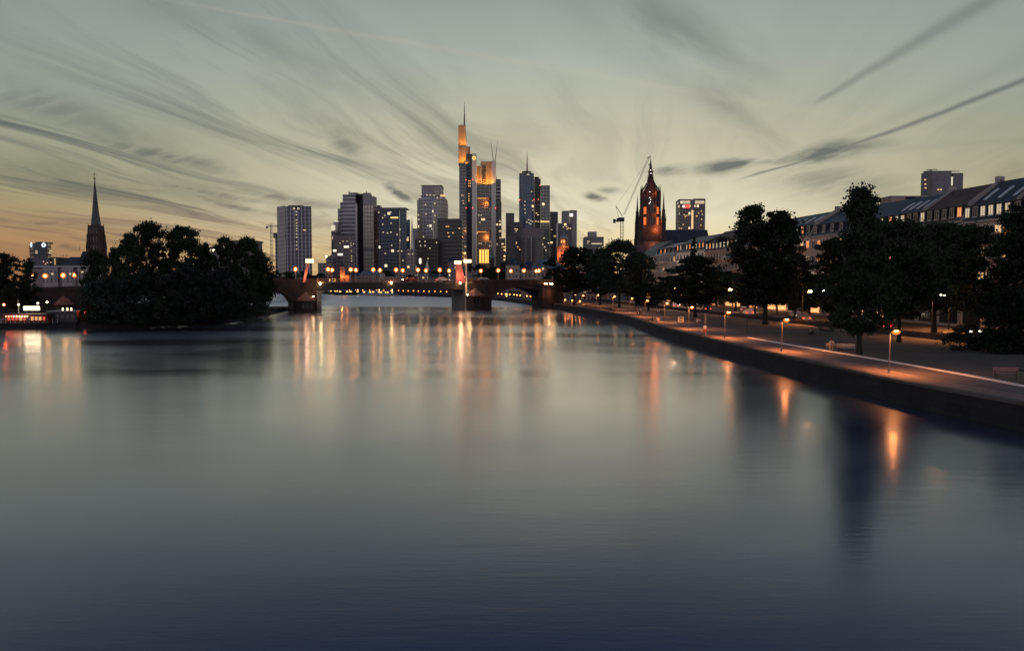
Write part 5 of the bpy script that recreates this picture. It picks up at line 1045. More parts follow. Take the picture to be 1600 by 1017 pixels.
# right-bank houses close behind the turret
M_cream = mat('cream_plaster', (.62, .5, .4), .8, noise=.08, nscale=.4)
F_cream = facade('cream_window_facade', (.40, .30, .25), (.06, .05, .05), 1.7, 3.1, .42, .55, .06, 1.2)
for (x0, x1, yt, ye, Y, lab, rm) in ((832, 862, 405, 418, 330, 'pale rendered house with a white metal roof behind the abutment turret', M_zinc), (815, 838, 408, 421, 345, 'house with a dark blue roof left of the white roofed house', M_slate), (862, 884, 411, 421, 315, 'house with a grey roof half hidden by the gappy tree', M_zinc),
                                     (905, 932, 392, 402, 330, 'white hipped roof house seen through the gappy tree', M_zinc), (790, 812, 403, 414, 400, 'steep gabled house right of the green spire', M_slate), (944, 960, 398, 406, 340, 'orange tinted house between the trees', M_tile)):
    t = B('riverside_house', lab, 'house', (x0 + x1) / 2, Y); t.box('wall', x0, x1, ye, None, 0, 11, F_cream); b = MB(); b.gable(t.X(x0 - 1), t.X(x1 + 1), -.6, 11.6, t.Z(ye), t.Z(yt), 2.5); rf = b.build('roof', rm, t.r)
    for k in range(2): b = MB(); x = t.X(x0 + (x1 - x0) * (.3 + .4 * k)); z = t.Z(ye) + .6; b.box(x - .7, x + .7, .6, 3, z, z + 1.5, .05, 0); b.build('dormer', M_slate, rf)

# ================================================================== HOUSE ROW ON THE RIGHT
def rowY(px): u_ = (px - 800) / F / cos(TH); return 88.1 / (u_ + .1057)
RA = atan2(-1., .1057)
FRM = None
def win_proto():
    global FRM
    b = MB(); f = .09
    for (x0, x1, z0, z1) in ((-.6, -.6 + f, 0, 1.6), (.6 - f, .6, 0, 1.6), (-.6 + f, .6 - f, 0, f), (-.6 + f, .6 - f, 1.6 - f, 1.6), (-.04, .04, f, 1.6 - f)): b.box(x0, x1, -.06, .04, z0, z1)
    b.box(-.7, .7, -.14, -.062, -.1, 0)
    me = b.mesh('window'); me.materials.append(mat('white_window_frame', (.5, .47, .43), .6)); b = MB(); b.box(-.51, .51, -.02, .02, .09, 1.51); pm = b.mesh('pane'); pm.materials.append(M_glass); FRM = (me, pm)
win_proto(); PANES = {}
def window(par, x, y, z, lit=None, w_=1.3, h=1.12):
    o = bpy.data.objects.new('window', FRM[0]); COL.objects.link(o); o.parent = par; o.location = (x, y, z); o.scale = (w_, 1, h)
    k = lit.name if lit else ''
    if k not in PANES:
        pm = FRM[1].copy(); pm.materials.clear(); pm.materials.append(lit or M_glass); PANES[k] = pm
    p = bpy.data.objects.new('pane', PANES[k]); COL.objects.link(p); p.parent = o
M_brk = brick('orange_brick', (.5, .27, .18), (.44, .22, .15), (.4, .28, .22), .5, .2, .02)
M_pink = mat('pale_pink_plaster', (.52, .39, .33), .85, noise=.08, nscale=.4)
M_wht = mat('white_plaster', (.82, .77, .68), .85, noise=.06, nscale=.4)
M_gpl = mat('grey_plaster', (.38, .34, .32), .85, noise=.08, nscale=.4)
rr_ = random.Random(5)
def rowhouse(px0, px1, ye, yr, wall, roof, label, ncol, dorm, litp=.12, par=True, sky_=0, skip=(), dglow=.25, floors=5, balc=(), offy=0.):
    Y0, Y1 = rowY(px0), rowY(px1); X0, X1 = 88.1 - .1057 * Y0, 88.1 - .1057 * Y1; L = hypot(X1 - X0, Y1 - Y0)
    r = empty('row_house', (X0, Y0, ZG), RA, label, 'house'); pe, pr = ye, yr
    ze, zr = pe, pr; D = 13; g = .03
    b = MB(); b.box(g, L - g, 0, D, 0, ze); b.build('wall', wall, r)
    b = MB(); b.box(g, L - g, -.3, .0, ze - .35, ze); b.build('cornice', M_gpl, r)
    # mansard: steep lower slope with dormers, shallow top
    zm = ze + 2.6; b = MB(); b.hexa([(g, -.2, ze + .002), (L - g, -.2, ze + .002), (L - g, D, ze + .002), (g, D, ze + .002), (g, 1.2, zm), (L - g, 1.2, zm), (L - g, D - 1.2, zm), (g, D - 1.2, zm)])
    b.gable(g, L - g, 1.2, D - 1.2, zm + .001, zr); rf = b.build('roof', roof, r)
    if par:
        b = MB(); b.hexa([(L - .3, -.4, ze - .2), (L, -.4, ze - .2), (L, D, ze - .2), (L - .3, D, ze - .2), (L - .3, 1.1, zm + .5), (L, 1.1, zm + .5), (L, D - 1.1, zm + .5), (L - .3, D - 1.1, zm + .5)])
        b.add([(L - .3, 1.1, zm + .5), (L, 1.1, zm + .5), (L, D / 2, zr + .6), (L - .3, D / 2, zr + .6), (L, D - 1.1, zm + .5), (L - .3, D - 1.1, zm + .5)], [(0, 1, 2, 3), (3, 2, 4, 5), (1, 4, 2), (0, 3, 5)]); b.build('party_wall', M_gpl, r)
        b = MB(); b.box(L - .7, L + .0, D / 2 - .6, D / 2 + .6, zr - .6, zr + .95); b.build('chimney', M_gpl, rf)
    for i in range(dorm):
        x = L * (i + .5) / dorm
        b = MB(); b.box(x - .75, x + .75, .1, 2.6, ze + .45, ze + 2.35); b.box(x - .9, x + .9, -.05, 2.7, ze + 2.352, ze + 2.5); d = b.build('dormer', roof if roof is M_slate else M_blk, rf)
        lit = (M_wino if rr_.random() < .35 else M_win2) if rr_.random() < dglow else None  # glowing dormer pane, for lit rooms and for sky light on the glass
        window(r, x, .02, ze + .6, lit, .95, 1.02)
    for i in range(sky_):
        x = L * (i + .6) / (sky_ + .3); b = MB(); k0, k1 = .18, .62; y0, y1 = 1.2 + (D / 2 - 1.2) * k0, 1.2 + (D / 2 - 1.2) * k1; z0, z1 = zm + (zr - zm) * k0 + .06, zm + (zr - zm) * k1 + .06
        b.hexa([(x - .35, y0, z0), (x + .35, y0, z0), (x + .35, y1, z1), (x - .35, y1, z1), (x - .35, y0 - .05, z0 + .14), (x + .35, y0 - .05, z0 + .14), (x + .35, y1 - .05, z1 + .14), (x - .35, y1 - .05, z1 + .14)]); b.build('skylight', mat('skylight_glass', (.65, .66, .68), .25), rf)
    fh = (ze - 3.6) / (floors - 1)
    for f_ in range(1, floors):
        for i in range(ncol):
            if (f_, i) in skip: continue
            x = L * (i + .5) / ncol; lit = rr_.choice([M_win, M_win, M_win2, M_wino]) if rr_.random() < litp else None
            window(r, x, -.03, 3.6 + fh * (f_ - 1) + .7, lit)
    for (f_, x0, x1, m_) in balc:
        z = 3.6 + fh * (f_ - 1) + .2; b = MB(); b.box(L * x0, L * x1, -1.5, -.01, z, z + .18); b.box(L * x0, L * x1, -1.5, -1.42, z + .18, z + 1.1); b.box(L * x0, L * x0 + .08, -1.42, -.01, z + .18, z + 1.1); b.box(L * x1 - .08, L * x1, -1.42, -.01, z + .18, z + 1.1); b.build('balcony', m_, r)
    k = max(2, int(L / 5))
    for i in range(k):
        b = MB(); x0, x1 = L * (i + .12) / k, L * (i + .88) / k; b.box(x0, x1, -.12, -.02, .5, 2.9); b.build('shop_window', M_shop if rr_.random() < .62 and px0 < 1400 else M_glass, r)
    return r, L
M_dbal = mat('dark_balcony', (.05, .035, .03), .6); M_pbal = mat('pale_balcony', (.4, .36, .33), .6); M_gbal = mat('glass_balcony', (.16, .3, .28), .2)
rowhouse(1003, 1022, 17.3, 23.4, M_cream, M_slate, 'cream corner house with a steep blue slate roof, farthest of the riverside row', 5, 0, .2, par=False, balc=[(3, .6, .95, M_dbal), (2, .6, .95, M_dbal)])
rowhouse(1022.5, 1055, 17.3, 21.9, M_gpl, M_zinc, 'grey plastered house with long window bands and a pale metal roof', 8, 5, .12, par=False, dglow=.5, balc=[(4, .05, .3, M_pbal), (3, .05, .3, M_pbal), (2, .05, .3, M_pbal), (4, .38, .62, M_pbal), (3, .38, .62, M_pbal), (2, .38, .62, M_pbal)])
rowhouse(1055.5, 1099.5, 17.8, 22.9, M_wht, M_slate, 'white house with a row of pale dormers and dark balconies behind the slim tree', 8, 9, .1, par=False, dglow=.85, balc=[(3, .15, .5, M_dbal), (4, .82, .97, M_dbal)])
rowhouse(1100, 1157, 17.1, 23.3, M_brk, M_tile, 'orange brick house with a brown tiled roof and ten white dormers', 12, 10, .06, par=False, dglow=.95, balc=[(4, .17, .31, M_dbal), (3, .17, .31, M_dbal), (4, .6, .74, M_pbal), (3, .6, .74, M_pbal), (2, .6, .74, M_pbal)])  # glowing dormer panes imitate sky light on the window glass
rowhouse(1157.5, 1213, 17.5, 23.8, M_pink, M_slate, 'pink house mostly hidden behind the two-topped tree', 9, 6, .12, par=False)
rowhouse(1213.5, 1264.5, 18.1, 23.8, M_pink, M_slate, 'pale pink house with glazed balcony doors right of the two-topped tree', 6, 6, .5, dglow=.6, sky_=4, balc=[(4, .68, .88, M_dbal), (3, .68, .88, M_dbal)])
rowhouse(1265, 1318, 17.8, 23.5, M_pink, M_slate, 'pale house with a downpipe and dark roof left of the ragged tall tree', 6, 4, .6, par=False, dglow=.4, balc=[(3, .32, .6, M_dbal), (4, .32, .6, M_dbal)])
rowhouse(1318.5, 1382, 17.5, 23.6, M_gpl, M_slate, 'house with a plain dark roof hidden behind the ragged tall tree', 7, 4, .15, par=False)
rowhouse(1382.5, 1431, 17.5, 23.5, M_gpl, M_slate, 'blue slate roofed house with four long skylights and white dormer windows', 6, 5, .1, dglow=.35, sky_=4)
rowhouse(1431.5, 1500, 17.5, 23.8, M_gpl, M_tile, 'house with a ribbed brown roof, orange lit dormers and a pale green glass parapet', 6, 6, .15, dglow=.5, balc=[(4, .02, .98, M_gbal)])
rowhouse(1500.5, 1575, 17.2, 23.9, M_pink, M_slate, 'pink house with a lit loggia and three tilted skylights at the right', 6, 6, .35, dglow=.5, sky_=3, balc=[(4, .15, .8, M_pbal)])
rowhouse(1575.5, 1680, 17.2, 24.1, M_pink, M_slate, 'slate roofed house at the right edge behind the tallest dark tree', 7, 6, .2, dglow=.2, sky_=2)

# street lamps and cars in the street before the houses
def street_lamp_tall():
    r = empty('street_lamp', (0, 0, 0)); b = MB(); b.tube([(0, 0, 0), (0, 0, 5.4), (-.3, 0, 5.8), (-1.1, 0, 5.9)], [.09, .06, .05, .04], 6); b.build('post', M_metal, r)
    b = MB(); b.box(-1.7, -1., -.16, .16, 5.86, 6.0, .05, .03); h = b.build('lamp_head', M_metal, r); b = MB(); b.box(-1.62, -1.08, -.13, .13, 5.6, 5.855, -.0, .0); b.build('lamp_glass', glowm('street_lantern_glass', (1, .42, .14), 180), h); return r
S0 = None
for i, y in enumerate((104, 122, 140, 158, 177, 196, 216, 238, 262, 288)):
    o = S0 if S0 else None
    if S0 is None: o = S0 = street_lamp_tall()
    else: o = prom_copy(S0)
    x = 88.1 - .1057 * y - (8.5 if i % 2 else 22.5); (plight('lamp_light', (-1.35, 0, 5.5), 3200, (1, .36, .1), .1, o, 150) if y < 150 else 0) or plight('lamp_light', (-1.35, 0, 5.5), 1500 if y > 190 else 500, (1, .55, .3) if y > 190 else (1, .42, .16), .15, o); o.location = (x, y, ZG); o.rotation_euler = (0, 0, 0 if i % 2 else pi)
    tag(o, 'glowing orange street lamp glimpsed through the park trees before the row of houses', 'street lamp', 'street lamps before the houses')
rr2 = random.Random(3)
for i in range(14):
    y = 98 + i * 13; x = 88.1 - .1057 * y - (13. if i % 2 else 17.5)
    c_ = car(paints[rr2.randrange(4)], 'car in the lit street half hidden by the park trees', (x, y, ZG + .014), -pi / 2 - .1 if i % 2 else pi / 2 - .1, 'cars in the street before the houses')
# low hedge and wall between park and street
hb = MB()
for i in range(len(ST) - 1):
    p, q = ST[i], ST[i + 1]; hb.hexa([(p[0] - 5.8, p[1], ZG - .05), (q[0] - 5.8, q[1], ZG - .05), (q[0] - 5.3, q[1], ZG - .05), (p[0] - 5.3, p[1], ZG - .05), (p[0] - 5.8, p[1], ZG + .75), (q[0] - 5.8, q[1], ZG + .75), (q[0] - 5.3, q[1], ZG + .75), (p[0] - 5.3, p[1], ZG + .75)])
tag(hb.build('park_wall', M_sand), 'low stone wall between the park lawn and the street', 'wall')

# ================================================================== FAR QUAY LAMPS, BOATS
Q0 = None
qb = RB[11:21]
qp = offs(qb, 3.0); k = 0
seg = []
for p, q in zip(qp[:-1], qp[1:]):
    L = hypot(q[0] - p[0], q[1] - p[1]); m = max(1, int(L / 8))
    seg += [(p[0] + (q[0] - p[0]) * i / m, p[1] + (q[1] - p[1]) * i / m) for i in range(m)]
def quay_lamp():
    r = empty('quay_lamp', (0, 0, 0)); b = MB(); b.cyl(0, 0, 0, 1.2, .09, .06, 6); b.build('post', M_metal, r); b = MB(); b.sphere((0, 0, 1.45), .2, 8, 6); b.build('lamp_globe_or_halo', glowm('far_quay_lamp_glass', (1, .28, .07), 16), r); return r
for x, y in seg[4:]:
    if Q0 is None: o = Q0 = quay_lamp()
    else: o = copy_tree(Q0)
    o.location = (x, y, ZG); tag(o, 'low orange lamp along the lit quay seen under the bridge', 'lamp post', 'lamps along the far quay under the bridge')
strip('far_quay_path', RB[11:21], .6, 6, ZG + .004, M_path)
wall = MB()
for p, q in zip(offs(RB[14:21], 7)[:-1], offs(RB[14:21], 7)[1:]): wall.hexa([(p[0], p[1], ZG - .1), (q[0], q[1], ZG - .1), (q[0] + .5, q[1] + .5, ZG - .1), (p[0] + .5, p[1] + .5, ZG - .1), (p[0], p[1], ZG + 3.2), (q[0], q[1], ZG + 3.2), (q[0] + .5, q[1] + .5, ZG + 3.2), (p[0] + .5, p[1] + .5, ZG + 3.2)])
tag(wall.build('embankment_wall', M_sand), 'orange lit embankment wall seen under the bridge', 'wall')
def hull(b, L, Wd, H_, bow=.22, z0=-.4):
    top = [(-L / 2, -Wd / 2), (L / 2 - L * bow, -Wd / 2), (L / 2, 0), (L / 2 - L * bow, Wd / 2), (-L / 2, Wd / 2)]; bot = [(x * .93, y * .8) for x, y in top]
    b.prism(bot, z0, H_, top)
M_hull = mat('dark_hull_paint', (.025, .028, .03), .5); M_whull = mat('white_hull_paint', (.4, .4, .4), .5)
t = empty('restaurant_boat', (XY(42, 159), 159, 0), radians(2), 'dark restaurant boat with red orange lit windows and a glowing white roof sign', 'boat')
X_ = lambda px: XY(px, 159) - XY(42, 159); Z_ = lambda py: ZY(py, 159)
b = MB(); hull(b, X_(86) - X_(-4), 5.5, Z_(504)); b.build('hull', M_hull, t)
b = MB(); b.box(X_(12), X_(80), -2.2, 2.2, Z_(504), Z_(491.5)); cb = b.build('cabin', mat('dark_red_cabin', (.12, .03, .02), .6), t)
b = MB(); b.box(X_(8), X_(81), -2.7, 2.7, Z_(491.4), Z_(489.8)); b.build('roof', mat('boat_roof', (.14, .09, .07), .7), t)
for i in range(9):
    x = X_(21 + i * 4.0); b = MB(); b.sphere((x, -2.75, Z_(493.3)), .13, 6, 4); b.build('bulb', glowm('red_bulb' if i < 3 else 'orange_bulb', (1, .16, .08) if i < 3 else (1, .42, .2), 12), t)
for i in range(11):
    x0, x1 = X_(15 + i * 5.9), X_(18.7 + i * 5.9); g_ = glowm('red_cabin_glow', (1, .1, .05), .8) if i in (1, 2, 3, 5, 10) else glowm('amber_cabin_glow', (1, .42, .18), 1.1) if i in (4, 7, 8, 9) else M_glass
    b = MB(); b.box(x0, x1, -2.26, -2.2, Z_(499.5), Z_(494)); b.build('cabin_window', g_, cb)
b = MB(); b.box(X_(37.5), X_(60.5), -.45, -.05, Z_(484.4), Z_(478.8)); b.build('roof_sign', glowm('white_roof_sign_glow', (1, .82, .52), 10), t)
b = MB(); [b.box(X_(px) - .06, X_(px) + .06, -.3, -.2, Z_(489.8), Z_(484.5)) for px in (40, 49, 58)]; b.build('sign_post', M_metal, t)
b = MB(); b.tube([(X_(33), -1, Z_(500)), (X_(32), -1, Z_(468))], .06, 5); b.build('flag_pole', M_pale, t)
b = MB(); [b.box(X_(-2) + i * .9, X_(-2) + .05 + i * .9, -2.6, -2.55, Z_(504), Z_(497)) for i in range(15)]; b.box(X_(-2), X_(86) - 2.5, -2.6, -2.55, Z_(497.5), Z_(497)); b.build('deck_rail', M_pale, t)
t = empty('moored_barge', (XY(106, 161), 161, 0), radians(3), 'dark covered barge with a flat roof moored right of the restaurant boat', 'boat')
X_ = lambda px: XY(px, 161) - XY(106, 161); Z_ = lambda py: ZY(py, 161)
b = MB(); hull(b, X_(131) - X_(81), 5, Z_(502), .12); b.build('hull', M_hull, t)
b = MB(); b.box(X_(82), X_(126), -2.1, 2.1, Z_(502), Z_(486.5)); b.build('cabin', M_hull, t); b = MB(); b.box(X_(81), X_(128), -2.5, 2.5, Z_(486.4), Z_(485)); b.build('roof', mat('pale_boat_roof', (.3, .27, .26), .6), t)
for px in (97, 104, 110): b = MB(); b.box(X_(px) - .1, X_(px) + .1, -.1, .1, Z_(485), Z_(481)); b.build('deck_lamp', glowm('small_deck_lamp', (1, .75, .4), 4), t)
for i in range(5): b = MB(); b.box(X_(87 + i * 7.6), X_(92 + i * 7.6), -2.15, -2.1, Z_(496), Z_(490.5)); b.build('cabin_window', M_glass, t)
for i, (px, py, Y, lab, c_) in enumerate(((29, 476, 168, 'small warm lamp on the bank above the restaurant boat bow', M_spark), (59, 474, 172, 'small warm lamp on the bank above the roof sign', M_spark), (73.5, 472, 172, 'small warm lamp on the bank left of the pier cap', M_spark), (27, 449, 190, 'warm lamp high in the left bank trees', M_spark), (132, 489, 160, 'red light at the island tip beside the barge', glowm('red_lamp_glow', (1, .1, .04), 60)), (148, 484, 166, 'small white light in the island trees above the barge', glowm('white_lamp_glow', (.8, 1, .8), 10)), (6, 476, 172, 'reddish lamp at the left edge among the trees', glowm('red_lamp_glow', (1, .1, .04), 60)), (166, 434, 260, 'white lamp seen through the island trees on the left', M_spark), (202, 432, 270, 'warm lamp seen through the island trees under the tallest crown', M_spark))):
    p = P(px, py, Y); t = empty('bank_lamp', (p.x, p.y, ZG if Y > 161 else 0), 0, lab, 'lamp'); h = p.z - (ZG if Y > 161 else 0); b = MB(); b.cyl(0, 0, -.5, h - .2, .06, .045, 6); b.build('post', M_metal, t); b = MB(); b.sphere((0, 0, h), .2, 8, 6); b.build('lamp_globe_or_halo', c_, t)
for (px, Y, L, lab, mm) in ((548, 560, 24, 'long dark barge moored under the left part of the span', M_hull), (583, 540, 20, 'white passenger boat with yellow lit deck under the middle of the span', M_whull), (527, 590, 15, 'small dark boat at the far bank left under the span', M_hull), (606, 520, 14, 'small boat with green lit windows right of the white passenger boat', M_whull)):
    t = empty('passenger_boat', (XY(px, Y), Y, 0), .12, lab, 'boat'); b = MB(); hull(b, L, 4.5, 1.2); b.build('hull', mm, t); b = MB(); b.box(-L * .36, L * .28, -1.8, 1.8, 1.2, 3.2); cb = b.build('cabin', mm, t); b = MB(); b.box(-L * .38, L * .3, -2, 2, 3.2, 3.4); b.build('roof', M_zinc, t)
    for i in range(6): x = -L * .33 + i * L * .1; b = MB(); b.box(x, x + L * .06, -1.86, -1.8, 1.9, 2.8); b.build('cabin_window', glowm('yellow_cabin_glow', (1, .62, .2), 1.6) if i % 3 != 1 else M_glass, cb)
    b = MB(); b.cyl(L * .2, 0, 3.4, 6, .08, .05, 6); b.sphere((L * .2, 0, 6.1), .28, 6, 4); b.build('mast_lamp', glowm('mast_lamp_glow', (1, .75, .5), 18), t)

# ================================================================== PEOPLE AND THINGS IN THE PARK
M_skin = mat('skin', (.42, .26, .19), .6); M_hair = mat('dark_hair', (.03, .02, .015), .7)
def skin_mesh(name, chains, m, par, root=0):
    """chains: lists of (point, radius); points shared by rounding are one joint"""
    idx = {}; V = []; Rr = []; E = []
    for ch in chains:
        prev = None
        for p, r in ch:
            k_ = tuple(round(c, 4) for c in p)
            if k_ not in idx: idx[k_] = len(V); V.append(p); Rr.append(r)
            if prev is not None and prev != idx[k_]: E.append((prev, idx[k_]))
            prev = idx[k_]
    me = bpy.data.meshes.new(name); me.from_pydata(V, E, []); o = bpy.data.objects.new(name, me); COL.objects.link(o); o.parent = par
    sk = o.modifiers.new('skin', 'SKIN'); sk.use_smooth_shade = True
    if not me.skin_vertices: pass
    for i, sv in enumerate(me.skin_vertices[0].data):
        r = Rr[i]; sv.radius = r if isinstance(r, tuple) else (r, r); sv.use_root = (i == root)
    sb = o.modifiers.new('subdivision', 'SUBSURF'); sb.levels = 1; sb.render_levels = 1
    me.materials.append(m); return o
def person(label, loc, rz, pose, top, low, hairm=None, short_=False, bare_legs=False, group=None):
    r = empty('person', loc, rz, label, 'person', group); J = pose
    V = lambda k_: tuple(J[k_]); lerp = lambda a_, b_, q: tuple(a_[i] + (b_[i] - a_[i]) * q for i in range(3))
    ch = [[(V('pel'), (.15, .11)), (V('waist'), (.125, .095)), (V('chest'), (.16, .11)), (V('neck'), (.06, .06)), (V('head0'), (.07, .075)), (V('head1'), (.085, .1)), (V('head2'), (.06, .07))]]
    for s in 'LR':
        ch.append([(V('pel'), (.15, .11)), (V('hip' + s), .085), (V('kne' + s), .055), (lerp(J['kne' + s], J['ank' + s], .35), .052), (V('ank' + s), .034), (V('toe' + s), .03)])
        ch.append([(V('chest'), (.16, .11)), (V('sho' + s), .06), (V('elb' + s), .04), (V('wri' + s), .026), (V('pal' + s), (.036, .018))])
        w_, p_ = Vector(J['wri' + s]), Vector(J['pal' + s]); d = (p_ - w_).normalized(); sd = Vector((0, 1, 0)) if abs(d.y) < .8 else Vector((1, 0, 0)); sd = (sd - d * sd.dot(d)).normalized()
        for i, ln in enumerate((.07, .08, .085, .065)):
            q = p_ + sd * (i - 1.5) * .019; ch.append([(V('pal' + s), (.036, .018)), (tuple(q + d * .025), .0095), (tuple(q + d * ln * .75 + Vector((.008, 0, 0))), .0085), (tuple(q + d * ln + Vector((.018, 0, 0))), .0075)])
        q = w_ + (p_ - w_) * .4; ch.append([(V('wri' + s), .026), (tuple(q + Vector((.035, 0, 0))), .011), (tuple(q + d * .04 + Vector((.055, 0, 0))), .009)])
    body = skin_mesh('body', ch, M_skin, r)
    k_ = 1.18
    sh = [[(V('pel'), (.165, .125)), (V('waist'), (.15, .115)), (V('chest'), (.185, .13)), (lerp(J['chest'], J['neck'], .7), (.085, .075))]]
    for s in 'LR': sh.append([(V('chest'), (.185, .13)), (V('sho' + s), .075), (lerp(J['sho' + s], J['elb' + s], .95 if not short_ else .6), .058)] + ([] if short_ else [(lerp(J['elb' + s], J['wri' + s], .9), .04)]))
    skin_mesh('shirt', sh, top, r)
    tr = []
    for s in 'LR':
        q_ = [(V('pel'), (.17, .13)), (V('hip' + s), .108), (lerp(J['hip' + s], J['kne' + s], .9), .082)]
        if not bare_legs: q_ += [(V('kne' + s), .07), (lerp(J['kne' + s], J['ank' + s], .92), .05)]
        tr.append(q_)
    skin_mesh('shorts' if bare_legs else 'trousers', tr, low, r)
    h1, h2 = Vector(J['head1']), Vector(J['head2']); b = MB(); b.smooth = True; b.sphere(tuple(h1 + (h2 - h1) * .55 + Vector((-.02, 0, .01))), .108, 10, 7, 1.05); b.build('hair', hairm or M_hair, r)
    b = MB()
    for s in 'LR':
        a_ = Vector(J['ank' + s]); t_ = Vector(J['toe' + s]); b.tube([a_ + Vector((0, 0, -.03)) - (t_ - a_) * .15, (a_ + t_) / 2 + Vector((0, 0, -.02)), t_ + (t_ - a_) * .15], [.045, .05, .035], 8)
    b.build('shoes', M_hair, r)
    # face: nose and eyes toward +X
    f_ = Vector((1, 0, 0)); b = MB(); hc = (Vector(J['head0']) + h1) / 2 + Vector((0, 0, .03)); b.cyl(hc.x + .085, hc.y, hc.z - .03, hc.z + .02, .016, .006, 6); b.sphere((hc.x + .078, hc.y + .03, hc.z + .03), .011, 6, 4); b.sphere((hc.x + .078, hc.y - .03, hc.z + .03), .011, 6, 4); b.build('face', M_hair, r)
    return r
def stand(stride=.0, lean=0., sw=.15):
    s = stride
    return dict(pel=(0, 0, .95), waist=(lean * .3, 0, 1.1), chest=(lean * .7, 0, 1.33), neck=(lean, 0, 1.5), head0=(lean + .01, 0, 1.58), head1=(lean + .02, 0, 1.67), head2=(lean + .01, 0, 1.74),
                hipL=(0, .1, .88), kneL=(s * .55 + .02, .1, .5), ankL=(s * .9, .1, .09), toeL=(s * .9 + .16, .12, .04), hipR=(0, -.1, .88), kneR=(-s * .2 + .03, -.1, .5), ankR=(-s, -.1, .09 + abs(s) * .15), toeR=(-s + .15, -.12, .04 + abs(s) * .02),
                shoL=(lean * .9, .19, 1.42), elbL=(lean * .7 - sw * .5, .25, 1.15), wriL=(lean * .7 - sw + .08, .25, .92), palL=(lean * .7 - sw + .1, .25, .84), shoR=(lean * .9, -.19, 1.42), elbR=(lean * .7 + sw * .4, -.25, 1.15), wriR=(lean * .7 + sw + .12, -.24, .94), palR=(lean * .7 + sw + .15, -.24, .86))
def sit(h=.45, fwd=.0, legs=.42):
    return dict(pel=(0, 0, h + .1), waist=(.0 + fwd * .3, 0, h + .25), chest=(fwd * .7 + .0, 0, h + .47), neck=(fwd, 0, h + .64), head0=(fwd + .02, 0, h + .72), head1=(fwd + .04, 0, h + .81), head2=(fwd + .03, 0, h + .88),
                hipL=(.05, .1, h + .09), kneL=(legs, .13, h + .1 if h > .3 else h + .38), ankL=(legs + (.05 if h > .3 else .33), .13, .09), toeL=(legs + (.2 if h > .3 else .48), .14, .04), hipR=(.05, -.1, h + .09), kneR=(legs, -.13, h + .1 if h > .3 else h + .34), ankR=(legs + (.0 if h > .3 else .36), -.13, .09), toeR=(legs + (.15 if h > .3 else .5), -.14, .04),
                shoL=(fwd * .9, .18, h + .56), elbL=(fwd + .1, .24, h + .32), wriL=(fwd + .3, .16, h + .26), palL=(fwd + .37, .15, h + .25), shoR=(fwd * .9, -.18, h + .56), elbR=(fwd + .1, -.24, h + .32), wriR=(fwd + .3, -.16, h + .26), palR=(fwd + .37, -.15, h + .25))
C_w = mat('white_cloth', (.75, .73, .68), .85); C_r = mat('red_cloth', (.45, .015, .03), .85); C_d = mat('dark_cloth', (.03, .03, .035), .9); C_b = mat('brown_trousers', (.10, .05, .035), .9); C_p = mat('pale_cloth', (.6, .5, .45), .85)
def gp(px, py): p = ground_at(px, py); return (p.x, p.y, ZG + .006)
person('man in a white top and red shorts walking along the promenade by the water', gp(1101, 526), radians(-100), stand(.16, .03), C_w, C_r, short_=True, bare_legs=True)
person('walker in dark clothes with a white band at the waist, left of the strolling pair', gp(995.5, 494.3), radians(-25), stand(.26, .06), C_d, C_b)
person('walker in a white top and brown trousers, right of the strolling pair', gp(1000.5, 492.6), radians(-60), stand(.2, .02), C_w, C_b)
def bench(label, loc, rz, m):
    r = empty('park_bench', loc, rz, label, 'bench')
    b = MB(); [b.box(-.9, .9, -.22 + i * .11, -.14 + i * .11, .42, .46) for i in range(4)]; b.build('seat', m, r)
    b = MB(); [b.hexa([(-.9, .24 + .03 * i, .52 + .11 * i), (.9, .24 + .03 * i, .52 + .11 * i), (.9, .27 + .03 * i, .52 + .11 * i), (-.9, .27 + .03 * i, .52 + .11 * i), (-.9, .26 + .03 * i, .61 + .11 * i), (.9, .26 + .03 * i, .61 + .11 * i), (.9, .29 + .03 * i, .61 + .11 * i), (-.9, .29 + .03 * i, .61 + .11 * i)]) for i in range(3)]; b.build('backrest', m, r)
    for x in (-.75, .75): b = MB(); b.box(x - .03, x + .03, -.2, -.14, 0, .42); b.box(x - .03, x + .03, .18, .24, 0, .6); b.box(x - .03, x + .03, -.14, .18, .36, .42); b.build('leg', M_metal, r)
    return r
M_bw = mat('bench_wood', (.34, .24, .16), .7, noise=.15, nscale=3)
p = gp(1304, 548.5); bench('wooden bench beside the bicycle at the path edge', p, radians(-25), M_bw)
person('person in a white top and bare legs leaning forward on the bench by the tree', (p[0] - .35, p[1] - .05, p[2]), radians(-115), sit(.46, .22), C_w, mat('tan_shorts', (.4, .26, .2), .8), short_=True, bare_legs=True)
p = gp(1321.5, 549.5); r = bench('pale wooden slatted bench with a high back right of the bicycle', p, radians(-20), mat('pale_bench_wood', (.55, .45, .33), .7, noise=.1, nscale=3))
